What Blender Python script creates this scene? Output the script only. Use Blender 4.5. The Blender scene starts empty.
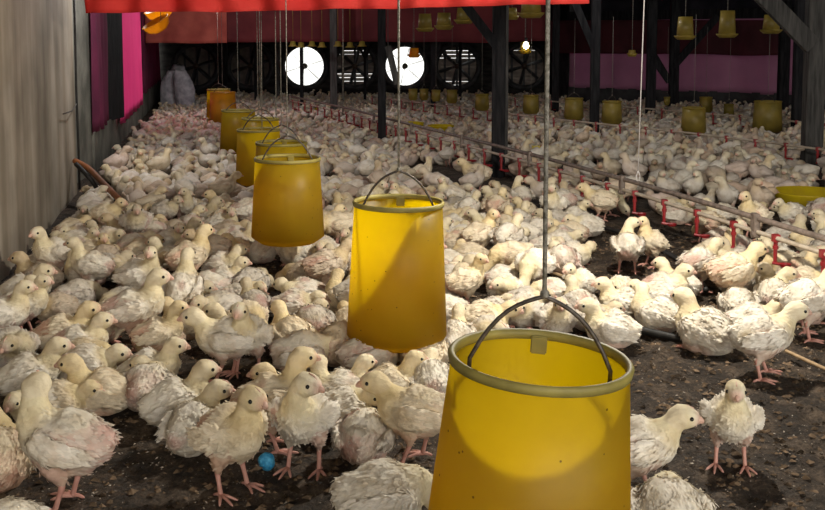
import bpy, bmesh, math, random
from mathutils import Vector, Matrix, noise
random.seed(11)
C = bpy.context.scene.collection
PI = math.pi

# ------------------------------------------------------------------ camera
F, PX, PY, PITCH, CAMZ = 1000.0, 412.5, 129.5, math.radians(5), 1.5
cam_d = bpy.data.cameras.new('camera'); cam = bpy.data.objects.new('camera', cam_d); C.objects.link(cam)
cam.location = (0, 0, CAMZ); cam.rotation_euler = (PI/2 - PITCH, 0, 0)
cam_d.sensor_width = 36; cam_d.lens = 36*F/825
cam_d.shift_y = -(255-PY)/825
cam_d.clip_end = 200
bpy.context.scene.camera = cam

def ray(x, y):
    u = (x-PX)/F; v = -(y-PY)/F
    return Vector((u, math.cos(PITCH)+v*math.sin(PITCH), -math.sin(PITCH)+v*math.cos(PITCH)))
def G(x, y, z=0.0):          # point of the place seen at (x, y), on the level z
    d = ray(x, y); t = (z-CAMZ)/d.z
    return Vector((d.x*t, d.y*t, z))
def PD(x, y, D):             # point seen at (x, y), D metres down the house
    d = ray(x, y); t = D/d.y
    return Vector((d.x*t, D, CAMZ+d.z*t))
def proj(p):
    q = Vector(p)-Vector((0, 0, CAMZ))
    dz = q.y*math.cos(PITCH)-q.z*math.sin(PITCH)
    v = (q.y*math.sin(PITCH)+q.z*math.cos(PITCH))/dz
    return PX+F*q.x/dz, PY-F*v

# ------------------------------------------------------------------ world and light
sc = bpy.context.scene
sc.view_settings.view_transform = 'Standard'; sc.view_settings.look = 'None'
sc.view_settings.gamma = 1; sc.view_settings.use_curve_mapping = False
sc.view_settings.exposure = 0.45
w = bpy.data.worlds.new('overcast_sky'); sc.world = w; w.use_nodes = True
w.node_tree.nodes['Background'].inputs[0].default_value = (1.0, 1.0, 0.95, 1)
w.node_tree.nodes['Background'].inputs[1].default_value = 1.25

def point(name, loc, watts, col, r=0.04):
    l = bpy.data.lights.new(name, 'POINT'); l.energy = watts; l.color = col; l.shadow_soft_size = r
    o = bpy.data.objects.new(name, l); C.objects.link(o); o.location = loc
    return o
LAMP = (1.15, 5.0, 2.05)
point('hanging_bulb_light', LAMP, 195, (1.0, 0.94, 0.82), .05)
FAR_FILLS = [(-2.6, 10.5, 2.5, 66), (2.6, 14.0, 2.5, 22), (-3.2, 18.0, 2.4, 52), (6.8, 12.5, 2.5, 20)]  # unseen fill lights, added to brighten the middle and back of the house
for q in FAR_FILLS:
    point('far_fill_light', q[:3], q[3], (1.0, 0.97, 0.95), .05)
# added soft fill light, standing in for daylight at the open gable behind the camera
pl = bpy.data.lights.new('gable_fill_light', 'AREA'); pl.shape = 'RECTANGLE'; pl.size = 7; pl.size_y = 2.6
pl.energy = 170; pl.color = (1.0, 0.93, 0.82)
po = bpy.data.objects.new('gable_fill_light', pl); C.objects.link(po)
po.location = (3.4, -2.3, 2.0); po.rotation_euler = (math.radians(80), 0, math.radians(12))

# ------------------------------------------------------------------ materials
def new_mat(name):
    m = bpy.data.materials.new(name); m.use_nodes = True
    nt = m.node_tree; b = nt.nodes['Principled BSDF']
    return m, nt, b
def noise_mat(name, c1, c2, scale=8, rough=.8, bump=0.0, bscale=40, metallic=0, stretch=(1, 1, 1), detail=6, lo=.35, hi=.65, coord='Object'):
    m, nt, b = new_mat(name); L = nt.links
    tc = nt.nodes.new('ShaderNodeTexCoord'); mp = nt.nodes.new('ShaderNodeMapping'); mp.inputs['Scale'].default_value = stretch
    L.new(tc.outputs[coord], mp.inputs[0])
    n = nt.nodes.new('ShaderNodeTexNoise'); n.inputs['Scale'].default_value = scale; n.inputs['Detail'].default_value = detail
    L.new(mp.outputs[0], n.inputs['Vector'])
    r = nt.nodes.new('ShaderNodeValToRGB'); r.color_ramp.elements[0].position = lo; r.color_ramp.elements[1].position = hi
    r.color_ramp.elements[0].color = (*c1, 1); r.color_ramp.elements[1].color = (*c2, 1)
    L.new(n.outputs['Fac'], r.inputs[0]); L.new(r.outputs[0], b.inputs['Base Color'])
    b.inputs['Roughness'].default_value = rough; b.inputs['Metallic'].default_value = metallic
    if rough >= .7: b.inputs['Specular IOR Level'].default_value = .12
    if bump:
        n2 = nt.nodes.new('ShaderNodeTexNoise'); n2.inputs['Scale'].default_value = bscale; n2.inputs['Detail'].default_value = 8
        L.new(mp.outputs[0], n2.inputs['Vector'])
        bp = nt.nodes.new('ShaderNodeBump'); bp.inputs['Strength'].default_value = bump; bp.inputs['Distance'].default_value = .02
        L.new(n2.outputs['Fac'], bp.inputs['Height']); L.new(bp.outputs[0], b.inputs['Normal'])
    return m
def fabric_mat(name, col, trans, col2=None, scale=3, tcol=None):
    """woven tarpaulin that lets part of the daylight behind it through"""
    m = noise_mat(name, col2 or tuple(c*.7 for c in col), col, scale, .75, .25, 60)
    nt = m.node_tree; L = nt.links; b = nt.nodes['Principled BSDF']; out = nt.nodes['Material Output']
    b.inputs['Specular IOR Level'].default_value = .25
    t = nt.nodes.new('ShaderNodeBsdfTranslucent'); t.inputs[0].default_value = (*(tcol or col), 1)
    mx = nt.nodes.new('ShaderNodeMixShader'); mx.inputs[0].default_value = trans
    L.new(b.outputs[0], mx.inputs[1]); L.new(t.outputs[0], mx.inputs[2]); L.new(mx.outputs[0], out.inputs[0])
    return m

M = {}
M['wood_dark'] = noise_mat('weathered_dark_timber', (.010, .010, .012), (.030, .029, .031), 6, .8, .3, 30, stretch=(4, 4, .5))
M['wood_grey'] = noise_mat('grey_timber', (.05, .048, .047), (.11, .105, .10), 6, .8, .3, 30, stretch=(5, 5, .5))
M['roof'] = noise_mat('sooty_roof_sheet', (.012, .013, .018), (.03, .03, .038), 2, .7)
M['red_tarp'] = fabric_mat('bright_red_tarpaulin', (.88, .085, .07), .35, (.72, .05, .045), 4, (.95, .12, .10))
M['maroon_tarp'] = fabric_mat('maroon_tarpaulin', (.27, .055, .06), .3, (.17, .035, .042), 2)
M['black_maroon'] = fabric_mat('blackish_maroon_tarpaulin', (.10, .022, .03), .1, (.06, .015, .02), 2)
M['lit_tarp_paint'] = fabric_mat('painted_lit_tarpaulin', (.72, .19, .14), .3, (.52, .12, .095), 3.5)  # left part of the drape: orange-pink light put into the cloth colour
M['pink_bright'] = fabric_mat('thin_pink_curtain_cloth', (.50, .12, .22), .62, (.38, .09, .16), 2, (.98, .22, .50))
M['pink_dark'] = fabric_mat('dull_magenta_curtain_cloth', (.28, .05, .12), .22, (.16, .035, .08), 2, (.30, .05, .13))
M['pink_far'] = fabric_mat('dusty_pink_curtain_cloth', (.36, .18, .25), .2, (.24, .12, .17), 1.2, (.85, .48, .68))
M['steel'] = noise_mat('dull_galvanised_steel', (.13, .10, .08), (.27, .21, .175), 20, .5, .1, 60, metallic=.1)
M['pvc'] = noise_mat('aged_cream_pipe_plastic', (.42, .34, .25), (.58, .50, .40), 12, .45)
M['red_plastic'] = noise_mat('red_plastic', (.24, .012, .016), (.34, .018, .022), 20, .4)
M['black'] = noise_mat('black_rubber', (.012, .011, .010), (.03, .027, .025), 20, .6)
M['wire'] = noise_mat('rusty_wire', (.05, .04, .035), (.12, .10, .085), 60, .5, metallic=.6)
M['rope'] = noise_mat('dirty_twine', (.13, .12, .10), (.32, .30, .26), 80, .9, .4, 200)
M['white_cord'] = noise_mat('white_cord', (.6, .56, .54), (.75, .7, .68), 80, .8)
M['sack'] = noise_mat('woven_white_sack', (.36, .35, .40), (.68, .66, .70), 7, .7, .9, 14)
M['blue'] = noise_mat('bright_blue_plastic', (.02, .30, .62), (.10, .48, .78), 60, .5, .5, 120)
M['stick'] = noise_mat('bare_wood_stick', (.30, .20, .11), (.48, .34, .2), 20, .7)
M['orange_stick'] = noise_mat('orange_brown_pole', (.12, .05, .025), (.50, .17, .05), 3, .6, stretch=(1, 1, 1))
M['fan_metal'] = noise_mat('dusty_fan_sheet_metal', (.035, .035, .037), (.08, .08, .085), 6, .6, metallic=.3)
M['shutter'] = noise_mat('grey_fan_shutter', (.13, .11, .095), (.24, .20, .17), 6, .6, metallic=.3)
M['motor'] = noise_mat('brown_motor_paint', (.06, .04, .03), (.14, .09, .06), 10, .5)
M['litter_bit'] = noise_mat('pale_rice_husk', (.34, .27, .20), (.62, .54, .45), 3, .9, coord='Generated')

def end_wall_mat():
    m = noise_mat('dark_board_wall', (.018, .017, .017), (.06, .056, .052), 3, .85, .3, 30, stretch=(1, 1, 3)); return m
M['end_wall'] = end_wall_mat()
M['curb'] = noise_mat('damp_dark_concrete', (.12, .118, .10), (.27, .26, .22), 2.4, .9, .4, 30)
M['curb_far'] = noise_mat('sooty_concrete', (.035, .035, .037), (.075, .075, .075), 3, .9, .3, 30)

def wall_mat():
    m, nt, b = new_mat('stained_plaster'); L = nt.links
    tc = nt.nodes.new('ShaderNodeTexCoord')
    mp = nt.nodes.new('ShaderNodeMapping'); mp.inputs['Scale'].default_value = (1, 1, .10); L.new(tc.outputs['Object'], mp.inputs[0])
    n = nt.nodes.new('ShaderNodeTexNoise'); n.inputs['Scale'].default_value = 3.4; n.inputs['Detail'].default_value = 4; L.new(mp.outputs[0], n.inputs['Vector'])
    r = nt.nodes.new('ShaderNodeValToRGB'); e = r.color_ramp.elements
    e[0].position = .26; e[0].color = (.19, .14, .095, 1); e[1].position = .66; e[1].color = (.47, .41, .33, 1)
    k = e.new(.46); k.color = (.33, .275, .205, 1)
    L.new(n.outputs['Fac'], r.inputs[0])
    n2 = nt.nodes.new('ShaderNodeTexNoise'); n2.inputs['Scale'].default_value = 2.2; n2.inputs['Detail'].default_value = 9; L.new(tc.outputs['Object'], n2.inputs['Vector'])
    r2 = nt.nodes.new('ShaderNodeValToRGB'); r2.color_ramp.elements[0].position = .3; r2.color_ramp.elements[0].color = (.62, .62, .60, 1)
    r2.color_ramp.elements[1].position = .65; r2.color_ramp.elements[1].color = (1, 1, 1, 1); L.new(n2.outputs['Fac'], r2.inputs[0])
    mx = nt.nodes.new('ShaderNodeMix'); mx.data_type = 'RGBA'; mx.blend_type = 'MULTIPLY'; mx.inputs[0].default_value = 1
    L.new(r.outputs[0], mx.inputs[6]); L.new(r2.outputs[0], mx.inputs[7]); L.new(mx.outputs[2], b.inputs['Base Color'])
    b.inputs['Roughness'].default_value = .85
    bp = nt.nodes.new('ShaderNodeBump'); bp.inputs['Strength'].default_value = .3; bp.inputs['Distance'].default_value = .01
    L.new(n2.outputs['Fac'], bp.inputs['Height']); L.new(bp.outputs[0], b.inputs['Normal'])
    return m
M['wall'] = wall_mat()

def floor_mat():
    m, nt, b = new_mat('caked_litter'); L = nt.links
    tc = nt.nodes.new('ShaderNodeTexCoord')
    n = nt.nodes.new('ShaderNodeTexNoise'); n.inputs['Scale'].default_value = 7; n.inputs['Detail'].default_value = 12; n.inputs['Roughness'].default_value = .85
    L.new(tc.outputs['Object'], n.inputs['Vector'])
    r = nt.nodes.new('ShaderNodeValToRGB'); e = r.color_ramp.elements
    e[0].position = .38; e[0].color = (.018, .012, .007, 1); e[1].position = .62; e[1].color = (.25, .175, .115, 1)
    k = e.new(.5); k.color = (.078, .052, .033, 1); L.new(n.outputs['Fac'], r.inputs[0])
    v = nt.nodes.new('ShaderNodeTexVoronoi'); v.inputs['Scale'].default_value = 46; v.inputs['Randomness'].default_value = 1
    nd = nt.nodes.new('ShaderNodeTexNoise'); nd.inputs['Scale'].default_value = 40
    L.new(tc.outputs['Object'], nd.inputs['Vector'])
    va = nt.nodes.new('ShaderNodeVectorMath'); va.operation = 'MULTIPLY_ADD'; va.inputs[1].default_value = (.03, .03, .03)
    L.new(nd.outputs['Color'], va.inputs[0]); L.new(tc.outputs['Object'], va.inputs[2]); L.new(va.outputs[0], v.inputs['Vector'])
    r2 = nt.nodes.new('ShaderNodeValToRGB'); r2.color_ramp.elements[0].position = .10; r2.color_ramp.elements[0].color = (1, 1, 1, 1)
    r2.color_ramp.elements[1].position = .19; r2.color_ramp.elements[1].color = (0, 0, 0, 1); L.new(v.outputs['Distance'], r2.inputs[0])
    sp = nt.nodes.new('ShaderNodeSeparateColor'); L.new(v.outputs['Color'], sp.inputs[0])
    gt = nt.nodes.new('ShaderNodeMath'); gt.operation = 'GREATER_THAN'; gt.inputs[1].default_value = .62; L.new(sp.outputs[0], gt.inputs[0])
    ml = nt.nodes.new('ShaderNodeMath'); ml.operation = 'MULTIPLY'; L.new(gt.outputs[0], ml.inputs[0]); L.new(r2.outputs[0], ml.inputs[1])
    ml2 = nt.nodes.new('ShaderNodeMath'); ml2.operation = 'MULTIPLY'; ml2.inputs[1].default_value = .8; L.new(ml.outputs[0], ml2.inputs[0])
    mx = nt.nodes.new('ShaderNodeMix'); mx.data_type = 'RGBA'; L.new(ml2.outputs[0], mx.inputs[0])
    L.new(r.outputs[0], mx.inputs[6]); mx.inputs[7].default_value = (.46, .38, .30, 1); L.new(mx.outputs[2], b.inputs['Base Color'])
    b.inputs['Roughness'].default_value = .78
    n3 = nt.nodes.new('ShaderNodeTexNoise'); n3.inputs['Scale'].default_value = 22; n3.inputs['Detail'].default_value = 10; n3.inputs['Roughness'].default_value = .7
    L.new(tc.outputs['Object'], n3.inputs['Vector'])
    bp = nt.nodes.new('ShaderNodeBump'); bp.inputs['Strength'].default_value = 1; bp.inputs['Distance'].default_value = .12
    L.new(n3.outputs['Fac'], bp.inputs['Height']); L.new(bp.outputs[0], b.inputs['Normal'])
    return m
M['floor'] = floor_mat()

def feeder_mat(name, base, dirty, trans, tcol):
    m, nt, b = new_mat(name); L = nt.links; out = nt.nodes['Material Output']
    tc = nt.nodes.new('ShaderNodeTexCoord')
    n = nt.nodes.new('ShaderNodeTexNoise'); n.inputs['Scale'].default_value = 7; n.inputs['Detail'].default_value = 8; L.new(tc.outputs['Object'], n.inputs['Vector'])
    r = nt.nodes.new('ShaderNodeValToRGB'); r.color_ramp.elements[0].position = .35; r.color_ramp.elements[0].color = (*dirty, 1)
    r.color_ramp.elements[1].position = .6; r.color_ramp.elements[1].color = (*base, 1); L.new(n.outputs['Fac'], r.inputs[0])
    v = nt.nodes.new('ShaderNodeTexVoronoi'); v.inputs['Scale'].default_value = 20; L.new(tc.outputs['Object'], v.inputs['Vector'])
    r2 = nt.nodes.new('ShaderNodeValToRGB'); r2.color_ramp.elements[0].position = .045; r2.color_ramp.elements[0].color = (.1, .07, .03, 1)
    r2.color_ramp.elements[1].position = .07; r2.color_ramp.elements[1].color = (1, 1, 1, 1); L.new(v.outputs['Distance'], r2.inputs[0])
    mx = nt.nodes.new('ShaderNodeMix'); mx.data_type = 'RGBA'; mx.blend_type = 'MULTIPLY'; mx.inputs[0].default_value = .8
    L.new(r.outputs[0], mx.inputs[6]); L.new(r2.outputs[0], mx.inputs[7]); L.new(mx.outputs[2], b.inputs['Base Color'])
    b.inputs['Roughness'].default_value = .42
    t = nt.nodes.new('ShaderNodeBsdfTranslucent'); 
    mt = nt.nodes.new('ShaderNodeMix'); mt.data_type = 'RGBA'; mt.blend_type = 'MULTIPLY'; mt.inputs[0].default_value = .8
    mt.inputs[6].default_value = (*tcol, 1); L.new(r2.outputs[0], mt.inputs[7]); L.new(mt.outputs[2], t.inputs[0])
    s = nt.nodes.new('ShaderNodeMixShader'); s.inputs[0].default_value = trans
    L.new(b.outputs[0], s.inputs[1]); L.new(t.outputs[0], s.inputs[2]); L.new(s.outputs[0], out.inputs[0])
    return m
M['feeder'] = feeder_mat('cloudy_yellow_plastic', (.42, .33, .035), (.31, .235, .03), .75, (.98, .80, .010))
M['feeder_orange_lit'] = feeder_mat('yellow_plastic_orange_lit', (.50, .30, .03), (.40, .24, .03), .5, (.95, .62, .03))  # eighth feeder only: orange light painted into the yellow plastic
M['feeder_far'] = feeder_mat('faded_yellow_plastic', (.40, .30, .06), (.26, .20, .045), .35, (.7, .52, .04))
M['rim'] = noise_mat('grimy_feeder_rim', (.22, .18, .045), (.34, .28, .07), 12, .6)
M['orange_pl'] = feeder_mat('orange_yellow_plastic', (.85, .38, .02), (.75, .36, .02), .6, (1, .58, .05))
M['tray'] = feeder_mat('lemon_yellow_plastic', (.88, .68, .02), (.75, .55, .03), .25, (.9, .7, .02))

def chick_mat(name, obj_tint=True):
    m, nt, b = new_mat(name); L = nt.links
    at = nt.nodes.new('ShaderNodeVertexColor'); at.layer_name = 'feather'
    tc = nt.nodes.new('ShaderNodeTexCoord')
    n = nt.nodes.new('ShaderNodeTexNoise'); n.noise_dimensions = '4D'; n.inputs['Scale'].default_value = 16; n.inputs['Detail'].default_value = 5
    L.new(tc.outputs['Object'], n.inputs['Vector'])
    r = nt.nodes.new('ShaderNodeValToRGB'); r.color_ramp.elements[0].position = .30; r.color_ramp.elements[0].color = (.76, .71, .64, 1)
    r.color_ramp.elements[1].position = .56; r.color_ramp.elements[1].color = (1, 1, 1, 1); L.new(n.outputs['Fac'], r.inputs[0])
    mx = nt.nodes.new('ShaderNodeMix'); mx.data_type = 'RGBA'; mx.blend_type = 'MULTIPLY'; mx.inputs[0].default_value = 1
    L.new(at.outputs[0], mx.inputs[6]); L.new(r.outputs[0], mx.inputs[7])
    last = mx.outputs[2]
    if obj_tint:
        oi = nt.nodes.new('ShaderNodeObjectInfo')
        mu = nt.nodes.new('ShaderNodeMath'); mu.operation = 'MULTIPLY'; mu.inputs[1].default_value = 40; L.new(oi.outputs['Random'], mu.inputs[0]); L.new(mu.outputs[0], n.inputs['W'])
        m2 = nt.nodes.new('ShaderNodeMix'); m2.data_type = 'RGBA'; m2.blend_type = 'MULTIPLY'; m2.inputs[0].default_value = 1
        L.new(last, m2.inputs[6]); L.new(oi.outputs['Color'], m2.inputs[7]); last = m2.outputs[2]
    L.new(last, b.inputs['Base Color'])
    b.inputs['Roughness'].default_value = .9; b.inputs['Specular IOR Level'].default_value = .15
    mp = nt.nodes.new('ShaderNodeMapping'); mp.inputs['Scale'].default_value = (.5, 1, 1); L.new(tc.outputs['Object'], mp.inputs[0])
    n2 = nt.nodes.new('ShaderNodeTexNoise'); n2.inputs['Scale'].default_value = 95; n2.inputs['Detail'].default_value = 4; L.new(mp.outputs[0], n2.inputs['Vector'])
    bp = nt.nodes.new('ShaderNodeBump'); bp.inputs['Strength'].default_value = .55; bp.inputs['Distance'].default_value = .008
    L.new(n2.outputs['Fac'], bp.inputs['Height']); L.new(bp.outputs[0], b.inputs['Normal'])
    return m
M['feather'] = chick_mat('scruffy_white_feathers')
M['feather_far'] = chick_mat('scruffy_white_feathers_far', False)
M['leg'] = noise_mat('pink_leg_skin', (.52, .24, .19), (.68, .36, .29), 30, .6)
M['beak'] = noise_mat('pale_pink_beak', (.62, .36, .27), (.72, .46, .36), 30, .5)
M['eye'] = noise_mat('dark_eye', (.008, .006, .005), (.012, .01, .008), 5, .15)

# ------------------------------------------------------------------ builders
def obj(name, bm, mat, parent=None, smooth=True, loc=None):
    me = bpy.data.meshes.new(name)
    bmesh.ops.recalc_face_normals(bm, faces=bm.faces)
    bm.to_mesh(me); bm.free()
    if smooth:
        me.polygons.foreach_set('use_smooth', [True]*len(me.polygons))
    for mm in (mat if isinstance(mat, (list, tuple)) else [mat]): me.materials.append(mm)
    o = bpy.data.objects.new(name, me); C.objects.link(o)
    if parent: o.parent = parent
    if loc is not None: o.location = loc
    return o
def tag(o, label, cat, group=None, kind=None):
    o['label'] = label; o['category'] = cat
    if group: o['group'] = group
    if kind: o['kind'] = kind
    return o
def thing(name, label, cat, loc=(0, 0, 0), rz=0, group=None):
    o = bpy.data.objects.new(name, None); C.objects.link(o); o.location = loc; o.rotation_euler = (0, 0, rz)
    o.empty_display_size = .1
    return tag(o, label, cat, group)
def struct(o):
    o['kind'] = 'structure'; return o
def box(bm, lo, hi):
    r = bmesh.ops.create_cube(bm, size=1)
    for v in r['verts']:
        v.co = Vector([lo[i]+(v.co[i]+.5)*(hi[i]-lo[i]) for i in range(3)])
    return r['verts']
def beam(bm, a, b, wd, th, up=Vector((0, 0, 1))):
    a = Vector(a); b = Vector(b); d = (b-a); L = d.length; d.normalize()
    if abs(d.dot(up)) > .98: up = Vector((0, 1, 0))
    s = d.cross(up).normalized(); u = s.cross(d)
    vs = []
    for p in (a, b):
        for i, j in ((-1, -1), (1, -1), (1, 1), (-1, 1)):
            vs.append(bm.verts.new(p+s*(i*wd/2)+u*(j*th/2)))
    for f in ((0, 1, 2, 3), (7, 6, 5, 4), (0, 4, 5, 1), (1, 5, 6, 2), (2, 6, 7, 3), (3, 7, 4, 0)):
        bm.faces.new([vs[k] for k in f])
def tube(bm, pts, rad, n=10, mat=0, cap=True):
    pts = [Vector(p) for p in pts]
    rads = rad if isinstance(rad, (list, tuple)) else [rad]*len(pts)
    rings = []; side = None
    for i, p in enumerate(pts):
        t = (pts[min(i+1, len(pts)-1)]-pts[max(i-1, 0)]).normalized()
        if side is None:
            side = t.cross(Vector((0, 0, 1)))
            if side.length < .1: side = t.cross(Vector((0, 1, 0)))
        side = (side-t*side.dot(t)).normalized(); up = side.cross(t)
        rings.append([bm.verts.new(p+(side*math.cos(2*PI*k/n)+up*math.sin(2*PI*k/n))*rads[i]) for k in range(n)])
    fs = []
    for a, b in zip(rings, rings[1:]):
        for k in range(n): fs.append(bm.faces.new((a[k], a[(k+1) % n], b[(k+1) % n], b[k])))
    if cap:
        fs.append(bm.faces.new(rings[0][::-1])); fs.append(bm.faces.new(rings[-1]))
    for f in fs: f.material_index = mat
def lathe(bm, prof, n=40, c=(0, 0, 0), closed=False):
    rings = [[bm.verts.new((c[0]+r*math.cos(2*PI*k/n), c[1]+r*math.sin(2*PI*k/n), c[2]+z)) for k in range(n)] for r, z in prof]
    pr = list(zip(rings, rings[1:]))
    if closed: pr.append((rings[-1], rings[0]))
    for a, b in pr:
        for k in range(n): bm.faces.new((a[k], a[(k+1) % n], b[(k+1) % n], b[k]))
    return rings
def sphere(bm, c, r, u=10, v=7, mat=0):
    res = bmesh.ops.create_uvsphere(bm, u_segments=u, v_segments=v, radius=1)
    rr = (r, r, r) if not isinstance(r, (tuple, list)) else r
    fs = set()
    for q in res['verts']:
        q.co = Vector((c[0]+q.co.x*rr[0], c[1]+q.co.y*rr[1], c[2]+q.co.z*rr[2]))
        for f in q.link_faces: fs.add(f)
    for f in fs: f.material_index = mat
def cloth(bm, a, b, z0, z1, nx=60, nz=14, amp=.03, waves=9, zw=.03, seed=0, sag=0.0):
    """hanging sheet with folds between plan points a and b; z0 bottom, z1 top (numbers or pairs)"""
    a = Vector((a[0], a[1], 0)); b = Vector((b[0], b[1], 0)); d = (b-a); nrm = Vector((-d.y, d.x, 0)).normalized()
    z0 = z0 if isinstance(z0, tuple) else (z0, z0); z1 = z1 if isinstance(z1, tuple) else (z1, z1)
    g = []
    for j in range(nz+1):
        row = []
        for i in range(nx+1):
            s = i/nx; t = j/nz
            bz = z0[0]+(z0[1]-z0[0])*s + zw*noise.noise(Vector((s*waves*.8, seed, 0))) - sag*4*s*(1-s)
            tz = z1[0]+(z1[1]-z1[0])*s
            off = amp*(math.sin(s*waves*2*PI+seed+1.2*noise.noise(Vector((s*5, t*2, seed))))*(1-.5*t)+1.2*noise.noise(Vector((s*waves*1.3, t*1.5, seed+4))))
            row.append(bm.verts.new(a+d*s+nrm*off+Vector((0, 0, bz+(tz-bz)*t))))
        g.append(row)
    for j in range(nz):
        for i in range(nx): bm.faces.new((g[j][i], g[j][i+1], g[j+1][i+1], g[j+1][i]))

# ------------------------------------------------------------------ setting
def ground(x, y): return .024*noise.noise(Vector((x*2.4, y*2.4, 0)))+.028*noise.noise(Vector((x*8, y*8, 3)))+.020*noise.noise(Vector((x*17, y*17, 6)))-.012
def WX(D): return -1.34-.203*D                                # the left wall's line
END = 27.3
bm = bmesh.new()                                              # floor with a lumpy, trodden surface
xs = [-9+.30*i for i in range(0, 87)]; 
fx = [-2.6+i*.032 for i in range(0, 190)]
cols = sorted(set([round(v, 3) for v in xs if v < -2.62 or v > 3.45]+[round(v, 3) for v in fx]))
rows = [-2.6, -1.5, -.5, .5, 1.2]+[1.8, 2.3]+[2.7+.035*i for i in range(0, 150)]+[8.0, 8.2]+[8.4+.4*i for i in range(0, 49)]
gr = []
for y in rows:
    r = []
    for x in cols:
        z = 0
        if y > 1.5: z = ground(x, y)+.012
        r.append(bm.verts.new((x, y, z-.012)))
    gr.append(r)
for j in range(len(rows)-1):
    for i in range(len(cols)-1): bm.faces.new((gr[j][i], gr[j][i+1], gr[j+1][i+1], gr[j+1][i]))
struct(obj('floor', bm, M['floor']))

def wall_seg(bm, a, b, z0, z1, th=.12, side=-1):
    a = Vector((a[0], a[1], 0)); b = Vector((b[0], b[1], 0)); n = Vector((-(b-a).y, (b-a).x, 0)).normalized()*th*side
    vs = [bm.verts.new(p+Vector((0, 0, z))) for z in (z0, z1) for p in (a, b, b+n, a+n)]
    for f in ((0, 1, 2, 3), (7, 6, 5, 4), (0, 4, 5, 1), (1, 5, 6, 2), (2, 6, 7, 3), (3, 7, 4, 0)): bm.faces.new([vs[k] for k in f])
bm = bmesh.new(); wall_seg(bm, (WX(-2.6), -2.6), (WX(9.9), 9.9), -.1, 3.0, .2, 1)
struct(obj('wall_left', bm, M['wall'], smooth=False))
bm = bmesh.new(); wall_seg(bm, (WX(9.9)-.16, 9.9), (WX(11.6)-.02, 11.6), -.1, 3.0, .2, 1)
struct(obj('wall_left_recess', bm, M['curb'], smooth=False))
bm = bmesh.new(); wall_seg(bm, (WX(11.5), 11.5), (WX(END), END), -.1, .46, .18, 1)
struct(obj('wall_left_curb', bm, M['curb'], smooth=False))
RW = [(3.75, END), (3.85, 24.7), (7.9, 21.5), (15.2, 15.7), (15.2, -2.6)]
bm = bmesh.new()
for a, b in zip(RW, RW[1:]):
    if a == RW[0]: wall_seg(bm, a, b, -.1, 3.0, .15, 1)
    elif a == RW[3]: wall_seg(bm, a, b, -.1, 3.0, .15, 1)
    else: wall_seg(bm, a, b, -.1, .40, .15, 1)
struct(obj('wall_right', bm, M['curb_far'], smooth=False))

# end wall: boards round the fan openings
FANS = [(197, 'shut'), (251, 'shut'), (305, 'open'), (355, 'slit'), (405, 'open'), (457, 'slit'), (524, 'slit')]
FZ = PD(300, 66, END).z; FR = .62
fan_x = [PD(x, 66, END).x for x, k in FANS]
bm = bmesh.new()
def ring_panel(bm, cx, x0, x1, z0, z1, y, R, n=48):
    """a board panel x0..x1 by z0..z1 with a round hole of radius R at (cx, FZ)"""
    inner = []; outer = []
    for k in range(n):
        a = 2*PI*k/n+PI/4; c, s = math.cos(a), math.sin(a)
        inner.append((cx+R*c, FZ+R*s))
        t = min((x1-cx)/c if c > 1e-6 else 1e9, (x0-cx)/c if c < -1e-6 else 1e9, (z1-FZ)/s if s > 1e-6 else 1e9, (z0-FZ)/s if s < -1e-6 else 1e9)
        outer.append((cx+t*c, FZ+t*s))
    vi = [bm.verts.new((p[0], y, p[1])) for p in inner]; vo = [bm.verts.new((p[0], y, p[1])) for p in outer]
    wi = [bm.verts.new((p[0], y+.12, p[1])) for p in inner]; wo = [bm.verts.new((p[0], y+.12, p[1])) for p in outer]
    for k in range(n):
        q = (k+1) % n
        bm.faces.new((vi[k], vi[q], vo[q], vo[k])); bm.faces.new((wi[q], wi[k], wo[k], wo[q])); bm.faces.new((vi[q], vi[k], wi[k], wi[q]))
    return
HOLE = [i for i in range(len(FANS))]
edges = [WX(END)-.3]+[(fan_x[i]+fan_x[i+1])/2 for i in range(len(FANS)-1)]+[3.9]
FRS = []
for i in range(len(FANS)):
    hw = min(.66, edges[i+1]-fan_x[i], fan_x[i]-edges[i]); R_ = min(FR, hw*.965); FRS.append(R_)
    ring_panel(bm, fan_x[i], fan_x[i]-hw, fan_x[i]+hw, FZ-hw, FZ+hw, END, R_)
    box(bm, (edges[i], END, -.1), (edges[i+1], END+.12, FZ-hw)); box(bm, (edges[i], END, FZ+hw), (edges[i+1], END+.12, 4.3))
    if fan_x[i]-hw-edges[i] > .002: box(bm, (edges[i], END, FZ-hw), (fan_x[i]-hw, END+.12, FZ+hw))
    if edges[i+1]-fan_x[i]-hw > .002: box(bm, (fan_x[i]+hw, END, FZ-hw), (edges[i+1], END+.12, FZ+hw))
struct(obj('wall_end', bm, M['end_wall'], smooth=False))

# roof
bm = bmesh.new()
def rv(x, y, z): return bm.verts.new((x, y, z))
Lb = [rv(WX(y)-.35, y, 2.55) for y in (-2.6, END+.2)]; Rg = [rv(2.2, y, 4.1) for y in (-2.6, END+.2)]
Rb = [rv(15.5, -2.6, 2.3), rv(15.5, 15.8, 2.3), rv(8.1, 21.8, 2.2), rv(4.05, 25, 2.2), rv(3.9, END+.2, 2.6)]
bm.faces.new((Lb[0], Lb[1], Rg[1], Rg[0]))
bm.faces.new((Rg[0], Rg[1], Rb[1], Rb[0])); bm.faces.new((Rg[1], Rb[2], Rb[1])); bm.faces.new((Rg[1], Rb[3], Rb[2])); bm.faces.new((Rg[1], Rb[4], Rb[3]))
o = struct(obj('ceiling', bm, M['roof'], smooth=False)); md = o.modifiers.new('thick', 'SOLIDIFY'); md.thickness = .05

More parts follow.
